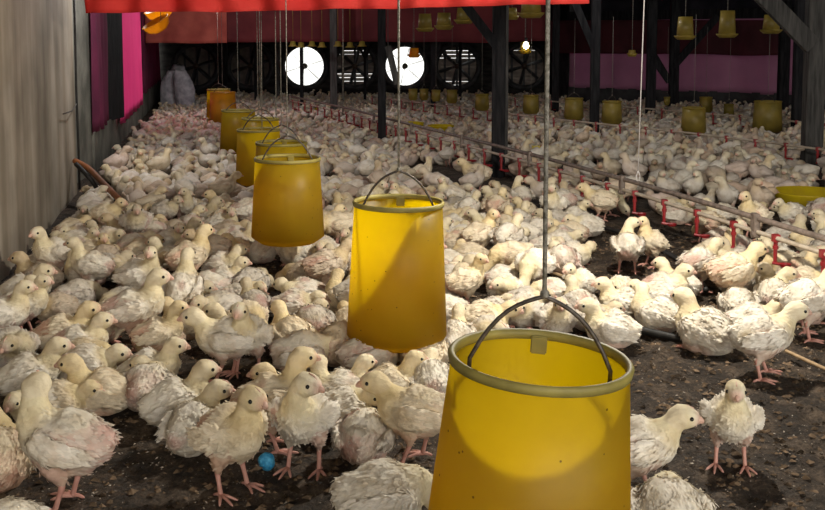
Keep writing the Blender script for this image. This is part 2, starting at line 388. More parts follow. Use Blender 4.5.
# eave beams (structure)
bm = bmesh.new()
beam(bm, (3.8, 24.6, 2.12), (15.2, 15.6, 2.12), .16, .22)
struct(obj('trim_1', bm, M['wood_dark'], smooth=False))
bm = bmesh.new(); beam(bm, (WX(9.9)-.02, 9.9, 2.45), (WX(END)-.02, END, 2.45), .16, .2)
struct(obj('trim_2', bm, M['wood_dark'], smooth=False))
bm = bmesh.new(); beam(bm, (2.2, -2.4, 3.95), (2.2, END, 3.95), .12, .18)
struct(obj('trim_3', bm, M['wood_dark'], smooth=False))

# ------------------------------------------------------------------ curtains and tarps
def sheet(name, mat, label, cat, group=None, **k):
    bm = bmesh.new(); cloth(bm, **k); o = obj(name, bm, mat); tag(o, label, cat, group)
    md = o.modifiers.new('thick', 'SOLIDIFY'); md.thickness = .004
    return o
def wp(D, off=0): return (WX(D)+off, D)
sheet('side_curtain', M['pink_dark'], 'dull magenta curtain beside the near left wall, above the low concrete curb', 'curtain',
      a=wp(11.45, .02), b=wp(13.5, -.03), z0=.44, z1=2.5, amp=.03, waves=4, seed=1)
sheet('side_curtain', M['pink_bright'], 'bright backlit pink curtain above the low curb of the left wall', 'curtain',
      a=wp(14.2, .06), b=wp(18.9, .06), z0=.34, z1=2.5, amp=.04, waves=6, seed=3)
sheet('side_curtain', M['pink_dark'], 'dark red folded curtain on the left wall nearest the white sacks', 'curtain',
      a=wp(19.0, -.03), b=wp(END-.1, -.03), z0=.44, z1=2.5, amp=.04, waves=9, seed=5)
for i, (t0, t1, wh) in enumerate([(0.0, .53, 'behind the tall middle posts'), (.53, 1.0, 'behind the row of hanging feeders')]):
    A = Vector((3.85, 24.7)); B = Vector((7.9, 21.5)); p = A.lerp(B, t0); q = A.lerp(B, t1)
    sheet('wall_curtain', M['pink_far'], 'dusty pink wall curtain at the far right, '+wh, 'curtain', a=(p.x, p.y), b=(q.x, q.y), z0=.38, z1=2.2, amp=.015, waves=5, seed=7+i)
sheet('wall_curtain', M['pink_far'], 'dusty pink wall curtain at the far right edge, right of the thick near post', 'curtain', a=(7.9, 21.5), b=(15.2, 15.7), z0=.38, z1=2.2, amp=.015, waves=9, seed=10)

p0 = PD(84, 13, 8.2); p1 = PD(590, 3, 8.0)
sheet('red_tarp', M['red_tarp'], 'bright red tarpaulin valance hanging across the top of the view', 'tarp', a=(p0.x, 8.2), b=(p1.x, 8.0), z0=(p0.z, p1.z), z1=2.35, nx=160, amp=.05, waves=11, zw=.012, seed=2, sag=.012)
p0 = PD(147, 43, 21); p1 = PD(228, 42, 21); p2 = PD(330, 42, 21); p3 = PD(546, 42, 21)
sheet('drop_tarp', M['lit_tarp_paint'], 'salmon-lit left part of the hanging tarpaulin above the white sacks', 'tarp', a=(p0.x, 20.9), b=(p1.x, 20.9), z0=p0.z, z1=2.5, amp=.02, waves=3, zw=.02, seed=4)
sheet('drop_tarp', M['maroon_tarp'], 'wide maroon hanging tarpaulin above the bright round fans', 'tarp', a=(p1.x-.1, 21.1), b=(p3.x, 21.1), z0=p1.z, z1=2.9, amp=.03, waves=7, zw=.03, seed=6)
sheet('drop_tarp', M['black_maroon'], 'dark maroon tarpaulin hanging over the pink curtains at far right', 'tarp', a=(PD(546, 53, 24.3).x, 24.3), b=(PD(779, 55, 21.1).x, 21.1),
      z0=(PD(546, 53, 24.3).z, PD(779, 55, 21.1).z), z1=(PD(546, 20, 24.3).z, PD(779, 20, 21.1).z), amp=.025, waves=5, zw=.03, seed=8)

# ------------------------------------------------------------------ timber posts
def roof_z(x, y):
    if x < 2.2:
        e = WX(y)-.35; return 2.55+(x-e)/(2.2-e)*1.55
    e = 15.5 if y < 15.8 else (15.5+(8.1-15.5)*(y-15.8)/6.0 if y < 21.8 else 8.1+(4.05-8.1)*(y-21.8)/3.2)
    return max(2.2, 4.1+(x-2.2)/(max(e, 2.9)-2.2)*(-1.85))-.12
def post(x, ybase, wpx, label, mat='wood_dark', braces=(), top=None):
    p = G(x, ybase); wd = wpx*p.y/F
    h = (top if top else roof_z(p.x, p.y)-.1)
    t = thing('timber_post', label, 'post', p)
    bm = bmesh.new(); beam(bm, (0, 0, -.05), (0, 0, h), wd, wd*.8)
    bmesh.ops.bevel(bm, geom=bm.edges, offset=wd*.06, segments=1, affect='EDGES')
    obj('post_shaft', bm, M[mat], t, smooth=False)
    for (xa, ya, xb, yb, bw) in braces:
        a = PD(xa, ya, p.y)-p; b = PD(xb, yb, p.y)-p
        d = (b-a).normalized(); b2 = b
        bm = bmesh.new(); beam(bm, a+Vector((0, -wd*.3, 0)), b2+Vector((0, -wd*.3, 0)), bw*p.y/F, bw*p.y/F*.5, up=Vector((0, 1, 0)))
        obj('brace', bm, M[mat], t, smooth=False)
    return t
post(498, 176, 13, 'tall dark timber post with a slanting brace, nearest post in the middle', 'wood_dark', [(497, 47, 452, -12, 9)])
post(505, 158, 5, 'slim grey post standing just behind the nearest middle post', 'wood_grey')
post(382, 146, 8, 'black timber post in front of the right bright fan, left of it', 'wood_dark')
post(334, 115, 7, 'grey timber post between the two bright fans', 'wood_grey')
post(302, 112, 3.5, 'thin black post in front of the left bright fan', 'wood_dark')
post(433, 112, 5, 'thin black post right of the right bright fan, with slanted brace', 'wood_dark', [(433, 62, 446, 26, 4)])
post(460, 104, 3, 'very thin black post in front of the louvred fan', 'wood_dark')
post(555, 116, 7, 'dark post at the near end of the pink curtains', 'wood_dark')
post(594, 138, 9, 'dark timber post with a slanting brace, right of the near feeder rope', 'wood_dark', [(593, 47, 570, -8, 7)])
post(618, 104, 5, 'thin dark post against the pink curtains, left of the white cord', 'wood_dark')
post(650, 122, 9, 'dark post just right of the white cord', 'wood_dark', [(650, 56, 668, 82, 5)])
post(673, 113, 9, 'dark Y-braced post with long brace rising to the right', 'wood_dark', [(673, 66, 717, 16, 7), (671, 84, 652, 52, 5)])
post(716, 106, 6, 'thin forked post against the far pink curtain', 'wood_dark', [(716, 70, 707, 54, 4), (716, 66, 727, 52, 3)])
post(760, 105, 5, 'thin black post right of the forked one, against pink curtain', 'wood_dark')
post(782, 118, 10, 'dark grey post left of the pair at the right edge', 'wood_dark')
post(797, 138, 11, 'black post directly left of the thick post at right edge', 'wood_dark')
post(811, 168, 18, 'thick grey timber post with heavy brace at the right edge', 'wood_grey', [(810, 46, 752, -14, 17)])
post(226, 100, 4, 'thin post near the end wall above the farthest feeders', 'wood_dark', [(226, 66, 212, 44, 3)])
post(256, 104, 3, 'thin post left of the left bright fan', 'wood_dark')
post(278, 104, 3, 'slender post just left of the left bright fan', 'wood_grey')
post(343, 104, 2.5, 'slender pole just right of the grey post between the fans', 'wood_grey')
post(365, 104, 2.5, 'slender dark pole in front of the louvred fan between bright fans', 'wood_dark', [(365, 58, 358, 44, 2.5), (365, 58, 372, 44, 2.5)])
# dark stub hung in front of the right fan
bm = bmesh.new(); a = PD(388, 46, 14); b = PD(397, 84, 14); beam(bm, a, b, .09, .05, up=Vector((0, 1, 0))); tube(bm, [a, (a.x, a.y, roof_z(a.x, a.y)-.02)], .005, 6)
t = tag(obj('hanging_board', bm, M['wood_grey'], smooth=False), 'short slanted grey board hanging in front of the right bright fan', 'board')
# posts standing in the left side wall
for D, wd, lab in ((13.72, .20, 'dark post in left wall between the magenta and the bright pink curtain'), (18.95, .14, 'dark post in left wall just before the white sacks')):
    bm = bmesh.new(); beam(bm, (WX(D)+.02, D, .44), (WX(D)+.02, D, 2.45), .04, .85 if wd > .18 else .3, up=Vector((0, 1, 0)))
    tag(obj('timber_post', bm, M['wood_dark'], smooth=False), lab, 'post')

# cross rafters under the roof, right part
for i, (yy, lab) in enumerate([(17.0, 'dark roof tie beam crossing above the far right posts'), (12.4, 'dark roof tie beam nearest the thick right post')]):
    bm = bmesh.new(); beam(bm, (2.6, yy, 2.42), (14.9, yy-.2, 2.42), .14, .2)
    tag(obj('tie_beam', bm, M['wood_dark'], smooth=False), lab, 'beam')

# ------------------------------------------------------------------ exhaust fans in the end wall
def fan(cx, kind, label, R):
    t = thing('exhaust_fan', label, 'fan', (cx, END-.02, FZ))
    bm = bmesh.new()                                   # square-edged housing ring
    n = 48; prof = [(R+.085, -.14), (R+.085, .015), (R-.02, .02), (R-.05, -.14)]
    rg = [[bm.verts.new((r*math.cos(2*PI*k/n), y, r*math.sin(2*PI*k/n))) for k in range(n)] for r, y in prof]
    for a, b in list(zip(rg, rg[1:]))+[(rg[-1], rg[0])]:
        for k in range(n): bm.faces.new((a[k], a[(k+1) % n], b[(k+1) % n], b[k]))
    obj('fan_ring', bm, M['fan_metal'], t)
    bm = bmesh.new(); tube(bm, [(0, -.15, 0), (0, -.02, 0)], [.07, .08], 20); obj('hub', bm, M['motor'], t)
    if kind == 'open':
        bm = bmesh.new(); tube(bm, [(-.02, -.19, -.03), (-.02, -.32, -.03)], [.05, .05], 16); obj('motor', bm, M['motor'], t)
        bm = bmesh.new(); beam(bm, (-R, -.2, -.02), (R, -.2, -.02), .012, .012); beam(bm, (0, -.2, -R), (0, -.2, R), .012, .012); obj('motor_bracket', bm, M['shutter'], t)
    for k in range(6):
        a = 2*PI*k/6+.3; bm = bmesh.new()
        st = []
        for s in range(6):
            r = .07+(R-.13)*s/5; ch = .05+.09*math.sin(PI*(.25+.6*s/5)); pt = math.radians((84 if kind == 'open' else 60)-(14 if kind == 'open' else 25)*s/5)
            ca, sa = math.cos(a), math.sin(a); e = Vector((ca, 0, sa)); q = Vector((-sa*math.cos(pt), math.sin(pt), ca*math.cos(pt)))
            c0 = e*r+Vector((0, -.08, 0)); st.append((bm.verts.new(c0-q*ch/2), bm.verts.new(c0+q*ch/2)))
        for u, v in zip(st, st[1:]): bm.faces.new((u[0], v[0], v[1], u[1]))
        o = obj('blade', bm, M['blade'] if kind == 'open' else M['fan_metal'], t)
        if kind != 'open': md = o.modifiers.new('thick', 'SOLIDIFY'); md.thickness = .004
    if kind != 'open':
        bm = bmesh.new(); ns = 12
        for s in range(ns):                            # closed shutter slats, some hanging ajar
            z = -R-.06+2*(R+.06)*(s+.5)/ns; hw = math.sqrt(max((R+.07)**2-z*z, .01))
            hh = 2*(R+.06)/ns*.54
            op = .0
            tl = .0
            if kind == 'slit': tl = random.choice([.35, .0, .55, .75, .45])
            dz = hh*math.cos(tl); dy = hh*math.sin(tl)
            vs = [bm.verts.new((-hw, .06-dy, z-dz)), bm.verts.new((hw, .06-dy, z-dz)), bm.verts.new((hw, .06+dy, z+dz)), bm.verts.new((-hw, .06+dy, z+dz))]
            bm.faces.new(vs)
        o = obj('shutter', bm, M['shutter'], t, smooth=False); md = o.modifiers.new('thick', 'SOLIDIFY'); md.thickness = .006
        bm = bmesh.new()
        for s in (-.33, .0, .33): box(bm, (s-.03, .015, -R), (s+.03, .03, R))
        obj('shutter_bar', bm, M['fan_metal'], t, smooth=False)
    return t
M['blade'] = fabric_mat('white_translucent_blade', (.8, .8, .78), .85, (.75, .75, .74), 3, (.97, .97, .95))
flab = ['dark shut exhaust fan above the white sacks', 'dark shut exhaust fan left of the left bright fan', 'left one of the two bright round exhaust fans letting daylight in',
        'dim louvred exhaust fan between the two bright fans', 'right one of the two bright round exhaust fans', 'dim louvred exhaust fan right of the right bright fan', 'darkest louvred exhaust fan at right end, behind the middle post']
for i, (x, k) in enumerate(FANS):
    fan(fan_x[i], k, flab[i], FRS[i]-.05)

# ------------------------------------------------------------------ hanging tube feeders
def rope(bm, a, b, r=.006):
    tube(bm, [a, b], r, 7)
def feeder(loc, rt, rb, h, label, mat='feeder', bail=.15, rz=0.2, ropelen=2.0, group=None, pan=True, name='tube_feeder', tilt=0.0, seg=56, ropemat='rope', rr=.005):
    t = thing(name, label, 'feeder', loc, rz, group); t.rotation_euler = (0, tilt, rz); lean = (-math.tan(tilt)*ropelen, 0)      # loc = centre under the tube, on the floor or where it hangs; z of loc = bottom of pan
    bm = bmesh.new()
    z0 = .04
    lathe(bm, [(rb, z0), (rb+(rt-rb)*.5, z0+h*.5), (rt, z0+h-.012), (rt-.006, z0+h-.012), (rb+(rt-rb)*.5-.006, z0+h*.5), (rb-.006, z0)], seg, closed=True)
    obj('tube', bm, M[mat], t)
    bm = bmesh.new()
    lathe(bm, [(rt+.006, z0+h-.02), (rt+.009, z0+h-.004), (rt+.003, z0+h+.003), (rt-.006, z0+h), (rt-.008, z0+h-.02)], seg, closed=True)
    obj('rim', bm, M['rim'] if mat == 'feeder' else M[mat], t)
    if pan:
        bm = bmesh.new(); R = rb-.012
        lathe(bm, [(0.002, .0), (R*.8, .0), (R, .03), (R+.006, .07), (R, .07), (R-.01, .032), (R*.78, .008), (.002, .008)], seg)
        obj('feed_pan', bm, M[mat], t)
    if bail:
        bw = rt*.79; pts = [Vector((-bw, 0, z0+h-.06))]
        for k in range(0, 17):
            a = -1+k/8; pts.append(Vector((a*bw, 0, z0+h-.02+bail*(1-.35*abs(a)-.65*a*a*abs(a)))))
        pts.append(Vector((bw, 0, z0+h-.06)))
        bm = bmesh.new(); tube(bm, pts, .0052, 8); obj('bail_handle', bm, M['wire'], t)
        for s in (-1, 1):
            bm = bmesh.new(); box(bm, (min(s*(bw-.008), s*(rt-.005)), -.012, z0+h-.062), (max(s*(bw-.008), s*(rt-.005)), .012, z0+h-.05)); bmesh.ops.bevel(bm, geom=bm.edges, offset=.003, segments=2, affect='EDGES')
            obj('handle_lug', bm, M['rim'] if mat == 'feeder' else M[mat], t, smooth=False)
    if mat == 'feeder':
        for a in (PI/2,):
            bm = bmesh.new(); box(bm, (-.02, rt-.016, z0+h-.055), (.02, rt-.006, z0+h-.01)); bmesh.ops.bevel(bm, geom=bm.edges, offset=.003, segments=2, affect='EDGES'); obj('rim_tab', bm, M['rim'], t, smooth=False)
    if ropelen:
        top = z0+h-.02+bail
        bm = bmesh.new(); rope(bm, (0, 0, top), (lean[0], lean[1], top+ropelen), rr)
        sphere(bm, (0, 0, top+.006), .011, 8, 6)
        obj('hanging_rope', bm, M[ropemat], t)
    return t
NEAR = [ # centre x, rim y, distance, rim height known, name
 (538.5, 355, 2.24, 'nearest yellow tube feeder with wire handle, cut off by the bottom edge'),
 (396.5, 201, 4.55, 'second nearest yellow tube feeder, standing alone mid picture with lit patch'),
 (287, 157.5, 6.3, 'third nearest yellow tube feeder, front one of the left row'),
 (281, 142, 8.1, 'fourth yellow tube feeder, mostly hidden behind the third'),
 (259, 129, 9.7, 'fifth yellow tube feeder, left of and behind the fourth'),
 (259.5, 118, 11.1, 'sixth yellow tube feeder, only its dark rim showing above the fifth'),
 (238, 110, 12.4, 'seventh yellow tube feeder, dim, left of the sixth'),
 (223, 92, 16.6, 'orange-lit eighth yellow feeder near the white sacks'),
 (219, 89, 18.2, 'farthest yellow feeder of the left row, behind the orange-lit one')]
feeder_pos = []
for i, (x, y, D, lab) in enumerate(NEAR):
    p = PD(x, y, D); h = .62 if i < 2 else .50; zb = p.z-h-.04
    if zb < .015: h = p.z-.04-.015; zb = .015
    feeder_pos.append((p.x, p.y))
    feeder((p.x-(.036 if i == 0 else 0), p.y, zb), .203, .252 if i == 0 else .232, h, lab, 'feeder_orange_lit' if i == 7 else 'feeder', bail=.16 if i < 5 else .12, rz=-.12 if i == 0 else random.uniform(-.3, .3), ropelen=min(2.2, 3.1-p.z) if i not in (1,) else 1.5, group='yellow tube feeders hung in the left row' if i > 1 else None, rr=.0055 if i < 2 else .0035, tilt=.06 if i == 0 else random.uniform(-.02, .02))
FARF = [(768, 101, 28, 'large yellow feeder left of the pair of right edge posts'), (694, 107, 24, 'yellow feeder hanging behind the second drinking line, right of the Y-braced post'),
        (612, 101, 20, 'yellow feeder just right of the braced dark post'), (574, 98, 19, 'yellow feeder just left of the braced dark post'),
        (531, 95, 16, 'dim yellow feeder right behind the near feeder rope'), (482, 94, 14, 'yellow feeder left of the tallest middle post'),
        (452, 90, 11, 'small far yellow feeder right of the thin black post'), (436, 90, 9, 'small far yellow feeder behind the thin black post'),
        (424, 89, 9, 'small far yellow feeder below the right bright fan, right one'), (413, 89, 9, 'small far yellow feeder below the right bright fan, left one'),
        (706, 97, 13, 'small far yellow feeder against the dark curb at right'), (729, 104, 10, 'tiny yellow feeder against the curb, right of the forked post'), (667, 97, 6, 'narrow far yellow feeder half behind the Y-braced post')]
for (x, y, wpx, lab) in FARF:
    D = .90*F/(y-42); D = min(D, 19.6)
    if wpx < 14 and x > 600: D = 18.3
    p = PD(x, y, D); r = wpx*D/F/2*.93; h = min(r*2.2, p.z-.12)
    feeder((p.x, p.y, max(.02, p.z-h-.04)), r, r*1.12, h, lab, 'feeder_far', bail=.1, rz=random.uniform(-1, 1), ropelen=1.2, seg=24, rr=.003, group='yellow feeders hanging over the far flock')
    feeder_pos.append((p.x, p.y))
# feeders pulled up under the roof
UPF = [(685, 17, 39, 21, 13.5, 'raised yellow feeder under the roof, left one of three at top right'), (727, 11, 37, 21, 13.5, 'raised yellow feeder under the roof, middle one of three at top right'),
       (771, 15, 33, 21, 13.5, 'raised yellow feeder under the roof, behind the heavy brace'), (444, 13, 29, 19, 12.5, 'raised yellow feeder under the red tarp, left of the slanting brace'),
       (425, 14, 31, 18, 14.5, 'dim raised yellow feeder left of the other one under the red tarp'), (464, 8, 23, 20, 13, 'raised yellow feeder partly behind the slanting brace'),
       (531, -6, 17, 26, 10.5, 'raised yellow feeder behind the near feeder rope at the top'), (525, 42, 53, 13, 17, 'small raised yellow feeder beside the white light bulb'),
       (414, 48, 57, 13, 16, 'orange glowing raised feeder in front of the right bright fan'), (632, 50, 56, 10, 16, 'small raised yellow feeder left of the white cord'),
       (512, 8, 19, 14, 13.5, 'raised yellow feeder right of the tallest middle post')]
for (x, yt, yb, wpx, D, lab) in UPF:
    p = PD(x, yb, D); h = (yb-yt)*D/F; r = wpx*D/F/2
    t = thing('raised_feeder', lab, 'feeder', p, 0, 'feeders hoisted up under the roof')
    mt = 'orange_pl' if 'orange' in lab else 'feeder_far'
    bm = bmesh.new(); lathe(bm, [(r*.80, .02), (r*.66, h), (r*.63, h), (r*.77, .02)], 28, closed=True); obj('tube', bm, M[mt], t)
    bm = bmesh.new(); lathe(bm, [(.002, -.01), (r*.7, -.01), (r, .03), (r*1.03, .045), (r*.97, .04), (r*.68, .0), (.002, .0)], 28); obj('feed_pan', bm, M[mt], t)
    bm = bmesh.new(); rope(bm, (0, 0, 0), (0, 0, max(h+.5, roof_z(p.x, p.y)-p.z-.1)), .004); obj('hanging_rope', bm, M['rope'], t)
# row of tiny feeders hoisted above the left fan
for k, x in enumerate((293, 301, 312, 322, 338, 350, 362)):
    p = PD(x, 46+(k % 2), 20); 
    bm = bmesh.new(); lathe(bm, [(.02, .10), (.05, .09), (.065, .02), (.095, .0), (.09, -.01), (.02, -.01)], 16); tube(bm, [(0, 0, .13), (0, 0, 1.1)], .004, 6)
    o = obj('raised_feeder', bm, M['feeder_far'], loc=p); tag(o, 'tiny hoisted yellow feeder in the row above the left bright fan', 'feeder', 'tiny feeders hoisted above the left bright fan')
# two orange-yellow pans hung at the upper left
for k, (x, y, r, ti, D, lab) in enumerate([(161, 31, .135, .35, 9.6, 'orange-yellow plastic feed pan hanging at upper left, lower of the two'), (163, 18, .15, .30, 9.9, 'orange-yellow plastic feed pan hanging at upper left, upper of the two')]):
    p = PD(x, y, D); t = thing('hanging_pan', lab, 'feed pan', p)
    bm = bmesh.new(); lathe(bm, [(.002, 0), (r*.5, .005), (r*.85, .04), (r, .10), (r*1.05, .105), (r*.97, .108), (r*.82, .05), (.002, .012)], 40)
    bmesh.ops.rotate(bm, verts=bm.verts, cent=(0, 0, 0), matrix=Matrix.Rotation(ti, 3, 'X') @ Matrix.Rotation(-.3 if k else -.45, 3, 'Y')); obj('dish', bm, M['orange_pl'], t)
    bm = bmesh.new(); rope(bm, (0, 0, 0), (0, 0, .9), .004); obj('hanging_rope', bm, M['rope'], t)

# yellow floor trays
def tray(p, r, lab):
    bm = bmesh.new(); lathe(bm, [(.002, .0), (r*.93, .0), (r, .07), (r*1.02, .075), (r*.98, .078), (r*.9, .012), (.002, .012)], 36)
    for v in bm.verts: v.co.z *= 1.5
    return tag(obj('feed_tray', bm, M['tray'], loc=p), lab, 'feed tray', 'yellow feed trays on the floor')
TR = [(808, 205, .33, 'bright yellow round feed tray among chickens near the right edge'), (672, 171, .24, 'yellow feed tray among chickens below the second drinking line, right of white cord'),
      (648, 170, .2, 'yellow feed tray in the flock directly beside the white cord'), (543, 157, .22, 'yellow feed tray in the flock just right of the near feeder rope'),
      (441, 133, .22, 'yellow feed tray left of the tallest middle post'), (411, 130, .22, 'yellow feed tray in the far flock right of the black post'), (326, 114, .24, 'yellow feed tray in the far flock below the left bright fan')]
TR = [(x, y, r, l) for x, y, r, l in TR]
tray_pos = []
for x, y, r, l in TR:
    p = G(x, y); p.z = .015; tray(p, r, l); tray_pos.append((p.x, p.y, r))

# ------------------------------------------------------------------ drinking lines
def smooth_line(pts, n):
    out = []
    P = [pts[0]]+list(pts)+[pts[-1]]
    for i in range(1, len(P)-2):
        for k in range(n):
            t = k/n; a, b, c, d = P[i-1], P[i], P[i+1], P[i+2]
            out.append(.5*((2*b)+(c-a)*t+(2*a-5*b+4*c-d)*t*t+(3*b-a-3*c+d)*t**3))
    out.append(P[-2].copy()); return out
def drink_line(px, z, label, step=.5, full=True, n0=.2, cups=True, zc=.10):
    pts = [G(x, y, z) for x, y in px]; sm = smooth_line(pts, 8)
    t = thing('drinking_line', label, 'drinking line', (sm[0].x, sm[0].y, 0))
    o0 = Vector((sm[0].x, sm[0].y, 0)); L = [p-o0 for p in sm]
    bm = bmesh.new(); tube(bm, L, .0145, 10); obj('water_pipe', bm, M['pvc'], t)
    if full:
        bm = bmesh.new(); tube(bm, [p+Vector((0, .03, zc)) for p in L], .019, 12); obj('support_pipe', bm, M['steel'], t)
    acc = 0; nxt = n0; kk = 0; cnt = 0
    for a, b in zip(L, L[1:]):
        s = (b-a).length
        while nxt < acc+s and cnt < 95:
            p = a.lerp(b, (nxt-acc)/s); cnt += 1
            if cups:
                bm = bmesh.new(); e = .014
                box(bm, (p.x-.021, p.y-.021, p.z-.022), (p.x+.021, p.y+.021, p.z+.022))       # saddle
                tube(bm, [p+Vector((0, 0, -.02)), p+Vector((0, 0, -.155))], [e, .011], 10)     # stem
                tube(bm, [p+Vector((0, 0, -.05)), p+Vector((0, 0, -.07))], .018, 10)
                tube(bm, [p+Vector((-.018, 0, -.155)), p+Vector((.05, -.02, -.165))], .010, 8)
                lathe(bm, [(.004, 0), (.03, .004), (.036, .022), (.033, .022), (.028, .008), (.004, .006)], 16, (p.x+.055, p.y-.02, p.z-.178))
                obj('nipple_cup', bm, M['red_plastic'], t, smooth=False)
            if full and kk % 4 == 2:
                q = a.lerp(b, (nxt+.22-acc)/s)
                bm = bmesh.new(); box(bm, (q.x-.02, q.y-.03, q.z-.035), (q.x+.02, q.y+.05, q.z+zc+.03)); bmesh.ops.bevel(bm, geom=bm.edges, offset=.006, segments=1, affect='EDGES')
                tube(bm, [q+Vector((-.026, 0, -.02)), q+Vector((.026, 0, -.02))], .022, 10)
                obj('clamp', bm, M['steel'], t, smooth=False)
            kk += 1; nxt += step
        acc += s
    return t, [p+o0 for p in L]
dl1, L1 = drink_line([(905, 281), (825, 254), (745, 228), (660, 201), (600, 183), (512, 158), (400, 128), (345, 113), (288, 100)], .30, 'nearest drinking line, cream pipe with red nipple cups crossing the right side', .47, zc=.085)
dl2, L2 = drink_line([(900, 161), (803, 147), (680, 132), (545, 118), (405, 101), (372, 97)], .30, 'second drinking line, thin pale pipe behind the middle flock', .5, full=False)
dl3, L3 = drink_line([(900, 133), (800, 122), (690, 112), (560, 102), (470, 95)], .30, 'third and farthest drinking line, before the far right curb', .6, full=False)
# white cord holding the near line, with hook
hp = min(L1, key=lambda p: abs(proj(p)[0]-637)); 
t = thing('hoist_cord', 'white cord with loop hook holding up the nearest drinking line', 'cord', (hp.x, hp.y, hp.z+.085))
bm = bmesh.new(); tube(bm, [(0, .02, .10), (.04, .02, 2.6)], .0042, 7); obj('cord', bm, M['white_cord'], t)
bm = bmesh.new(); tube(bm, [(0, .02, .10), (.016, .02, .06), (.014, .02, .03), (0, .02, .012), (-.014, .02, .03), (-.012, .02, .06), (0, .02, .10)], .0038, 7); obj('hook', bm, M['white_cord'], t)
# loose cords from the roof
for (x, D, yb, lab) in ((343, 10.5, 100, 'thin hanging cord between the two bright fans'), (262, 9, 128, 'thin hanging cord at the fifth and sixth feeder'), (276, 8.6, 118, 'thin hanging cord beside the fourth feeder rope')):
    p = PD(x, yb, D); bm = bmesh.new(); tube(bm, [(0, 0, 0), (.01, 0, 2.6-p.z)], .004, 6)
    tag(obj('loose_string', bm, M['rope'], loc=p), lab, 'string')
bm = bmesh.new(); tube(bm, [(WX(D)+.02, D, z) for D, z in ((9.93, 2.6), (9.93, 1.6), (9.90, 1.0), (9.94, .5), (9.93, .03))], .012, 7)
tag(obj('wall_cable', bm, M['black']), 'thin black cable running down the edge of the near left wall', 'cable')
a = PD(54, 114, 8.9); b = PD(77, 104, 9.8); a.x = WX(a.y)+.03; b.x = WX(b.y)+.03
bm = bmesh.new(); tube(bm, [a, (a+b)/2+Vector((.02, 0, -.02)), b], .006, 6); tag(obj('twig', bm, M['wire']), 'thin dark wire sticking out of the near left wall edge', 'wire')

# orange-brown bent pole leaning from the wall, dark one beside it
def stick(pts, r, mat, name, lab, cat):
    o0 = Vector(pts[0]); bm = bmesh.new(); tube(bm, smooth_line([Vector(p)-o0 for p in pts], 6), r, 9); return tag(obj(name, bm, mat, loc=o0), lab, cat)
stick([PD(75, 161, 9.5), PD(89, 169, 9.3), PD(104, 184, 9.1), G(121, 201, .16)], .028, M['orange_stick'], 'leaning_pole', 'orange-brown bent pole leaning from the wall corner into the flock', 'pole')
stick([PD(76, 164, 9.35), PD(86, 174, 9.25), PD(96, 187, 9.2), G(103, 206, .03)], .022, M['black'], 'leaning_pole', 'dark bent pole beside the orange one at the wall corner', 'pole')
# hoses and sticks on the floor
stick([G(520, 205, .02), G(570, 219, .03), G(620, 232, .02), G(655, 247, .02), G(688, 266, .02), G(706, 290, .02)], .018, M['black'], 'hose', 'black hose crossing the bare floor below the near drinking line', 'hose')
stick([G(560, 318, .02), G(600, 323, .02), G(640, 330, .02), G(690, 341, .02), G(730, 346, .02)], .02, M['black'], 'hose', 'black hose lying behind the near chickens right of the nearest feeder', 'hose')
stick([G(786, 351, .02), G(825, 369, .03), G(845, 378, .02)], .009, M['stick'], 'stick', 'pale thin stick on the floor at the right edge', 'stick')
stick([G(548, 271, .03), G(574, 281, .03)], .013, M['stick'], 'stick', 'short brown stick on the floor left of the bare patch', 'stick')

# blue scrap
bm = bmesh.new(); bmesh.ops.create_icosphere(bm, subdivisions=3, radius=.031)
for v in bm.verts: v.co *= 1+.22*noise.noise(v.co*45); 
p = G(267, 461, .028); tag(obj('blue_scrap', bm, M['blue'], loc=p), 'small crumpled bright blue plastic ball on the litter', 'plastic scrap')

# sacks
def sack(p, wd, h, lean, rz, lab):
    bm = bmesh.new(); n = 28; rings = []
    prof = [(0, .84), (.04, .97), (.2, 1.0), (.5, 1.0), (.7, .95), (.84, .82), (.91, .66), (.95, .60), (1.0, .50)]
    for z, s in prof:
        r = []
        for k in range(n):
            a = 2*PI*k/n; q = Vector((math.cos(a), math.sin(a), z*2))
            rr = s*(1+.12*noise.noise(q*1.7+Vector((rz*7, 0, 0)))+(.3 if z > .88 else .05)*noise.noise(q*4.5+Vector((rz*9, 0, 2))))
            r.append(bm.verts.new((rr*wd/2*math.cos(a)+lean*z*z, rr*wd*.34*math.sin(a), z*h*(1+(.10*noise.noise(Vector((k*.8, rz, 0))) if z > .88 else 0)))))
        rings.append(r)
    for a, b in zip(rings, rings[1:]):
        for k in range(n): bm.faces.new((a[k], a[(k+1) % n], b[(k+1) % n], b[k]))
    bm.faces.new(rings[0][::-1]); bm.faces.new(rings[-1])
    o = obj('feed_sack', bm, M['sack'], loc=p); o.rotation_euler = (0, 0, rz); return tag(o, lab, 'sack', 'white sacks in the far left corner')
sack(G(172, 108), .52, .84, .06, .2, 'white woven sack in the far left corner, left of three')
sack(G(186, 109), .46, .86, -.12, -.1, 'white woven sack in the far left corner, right one leaning inwards')
sack(G(178, 103.5), .5, .92, .04, .4, 'white woven sack in the far left corner, back of the three')

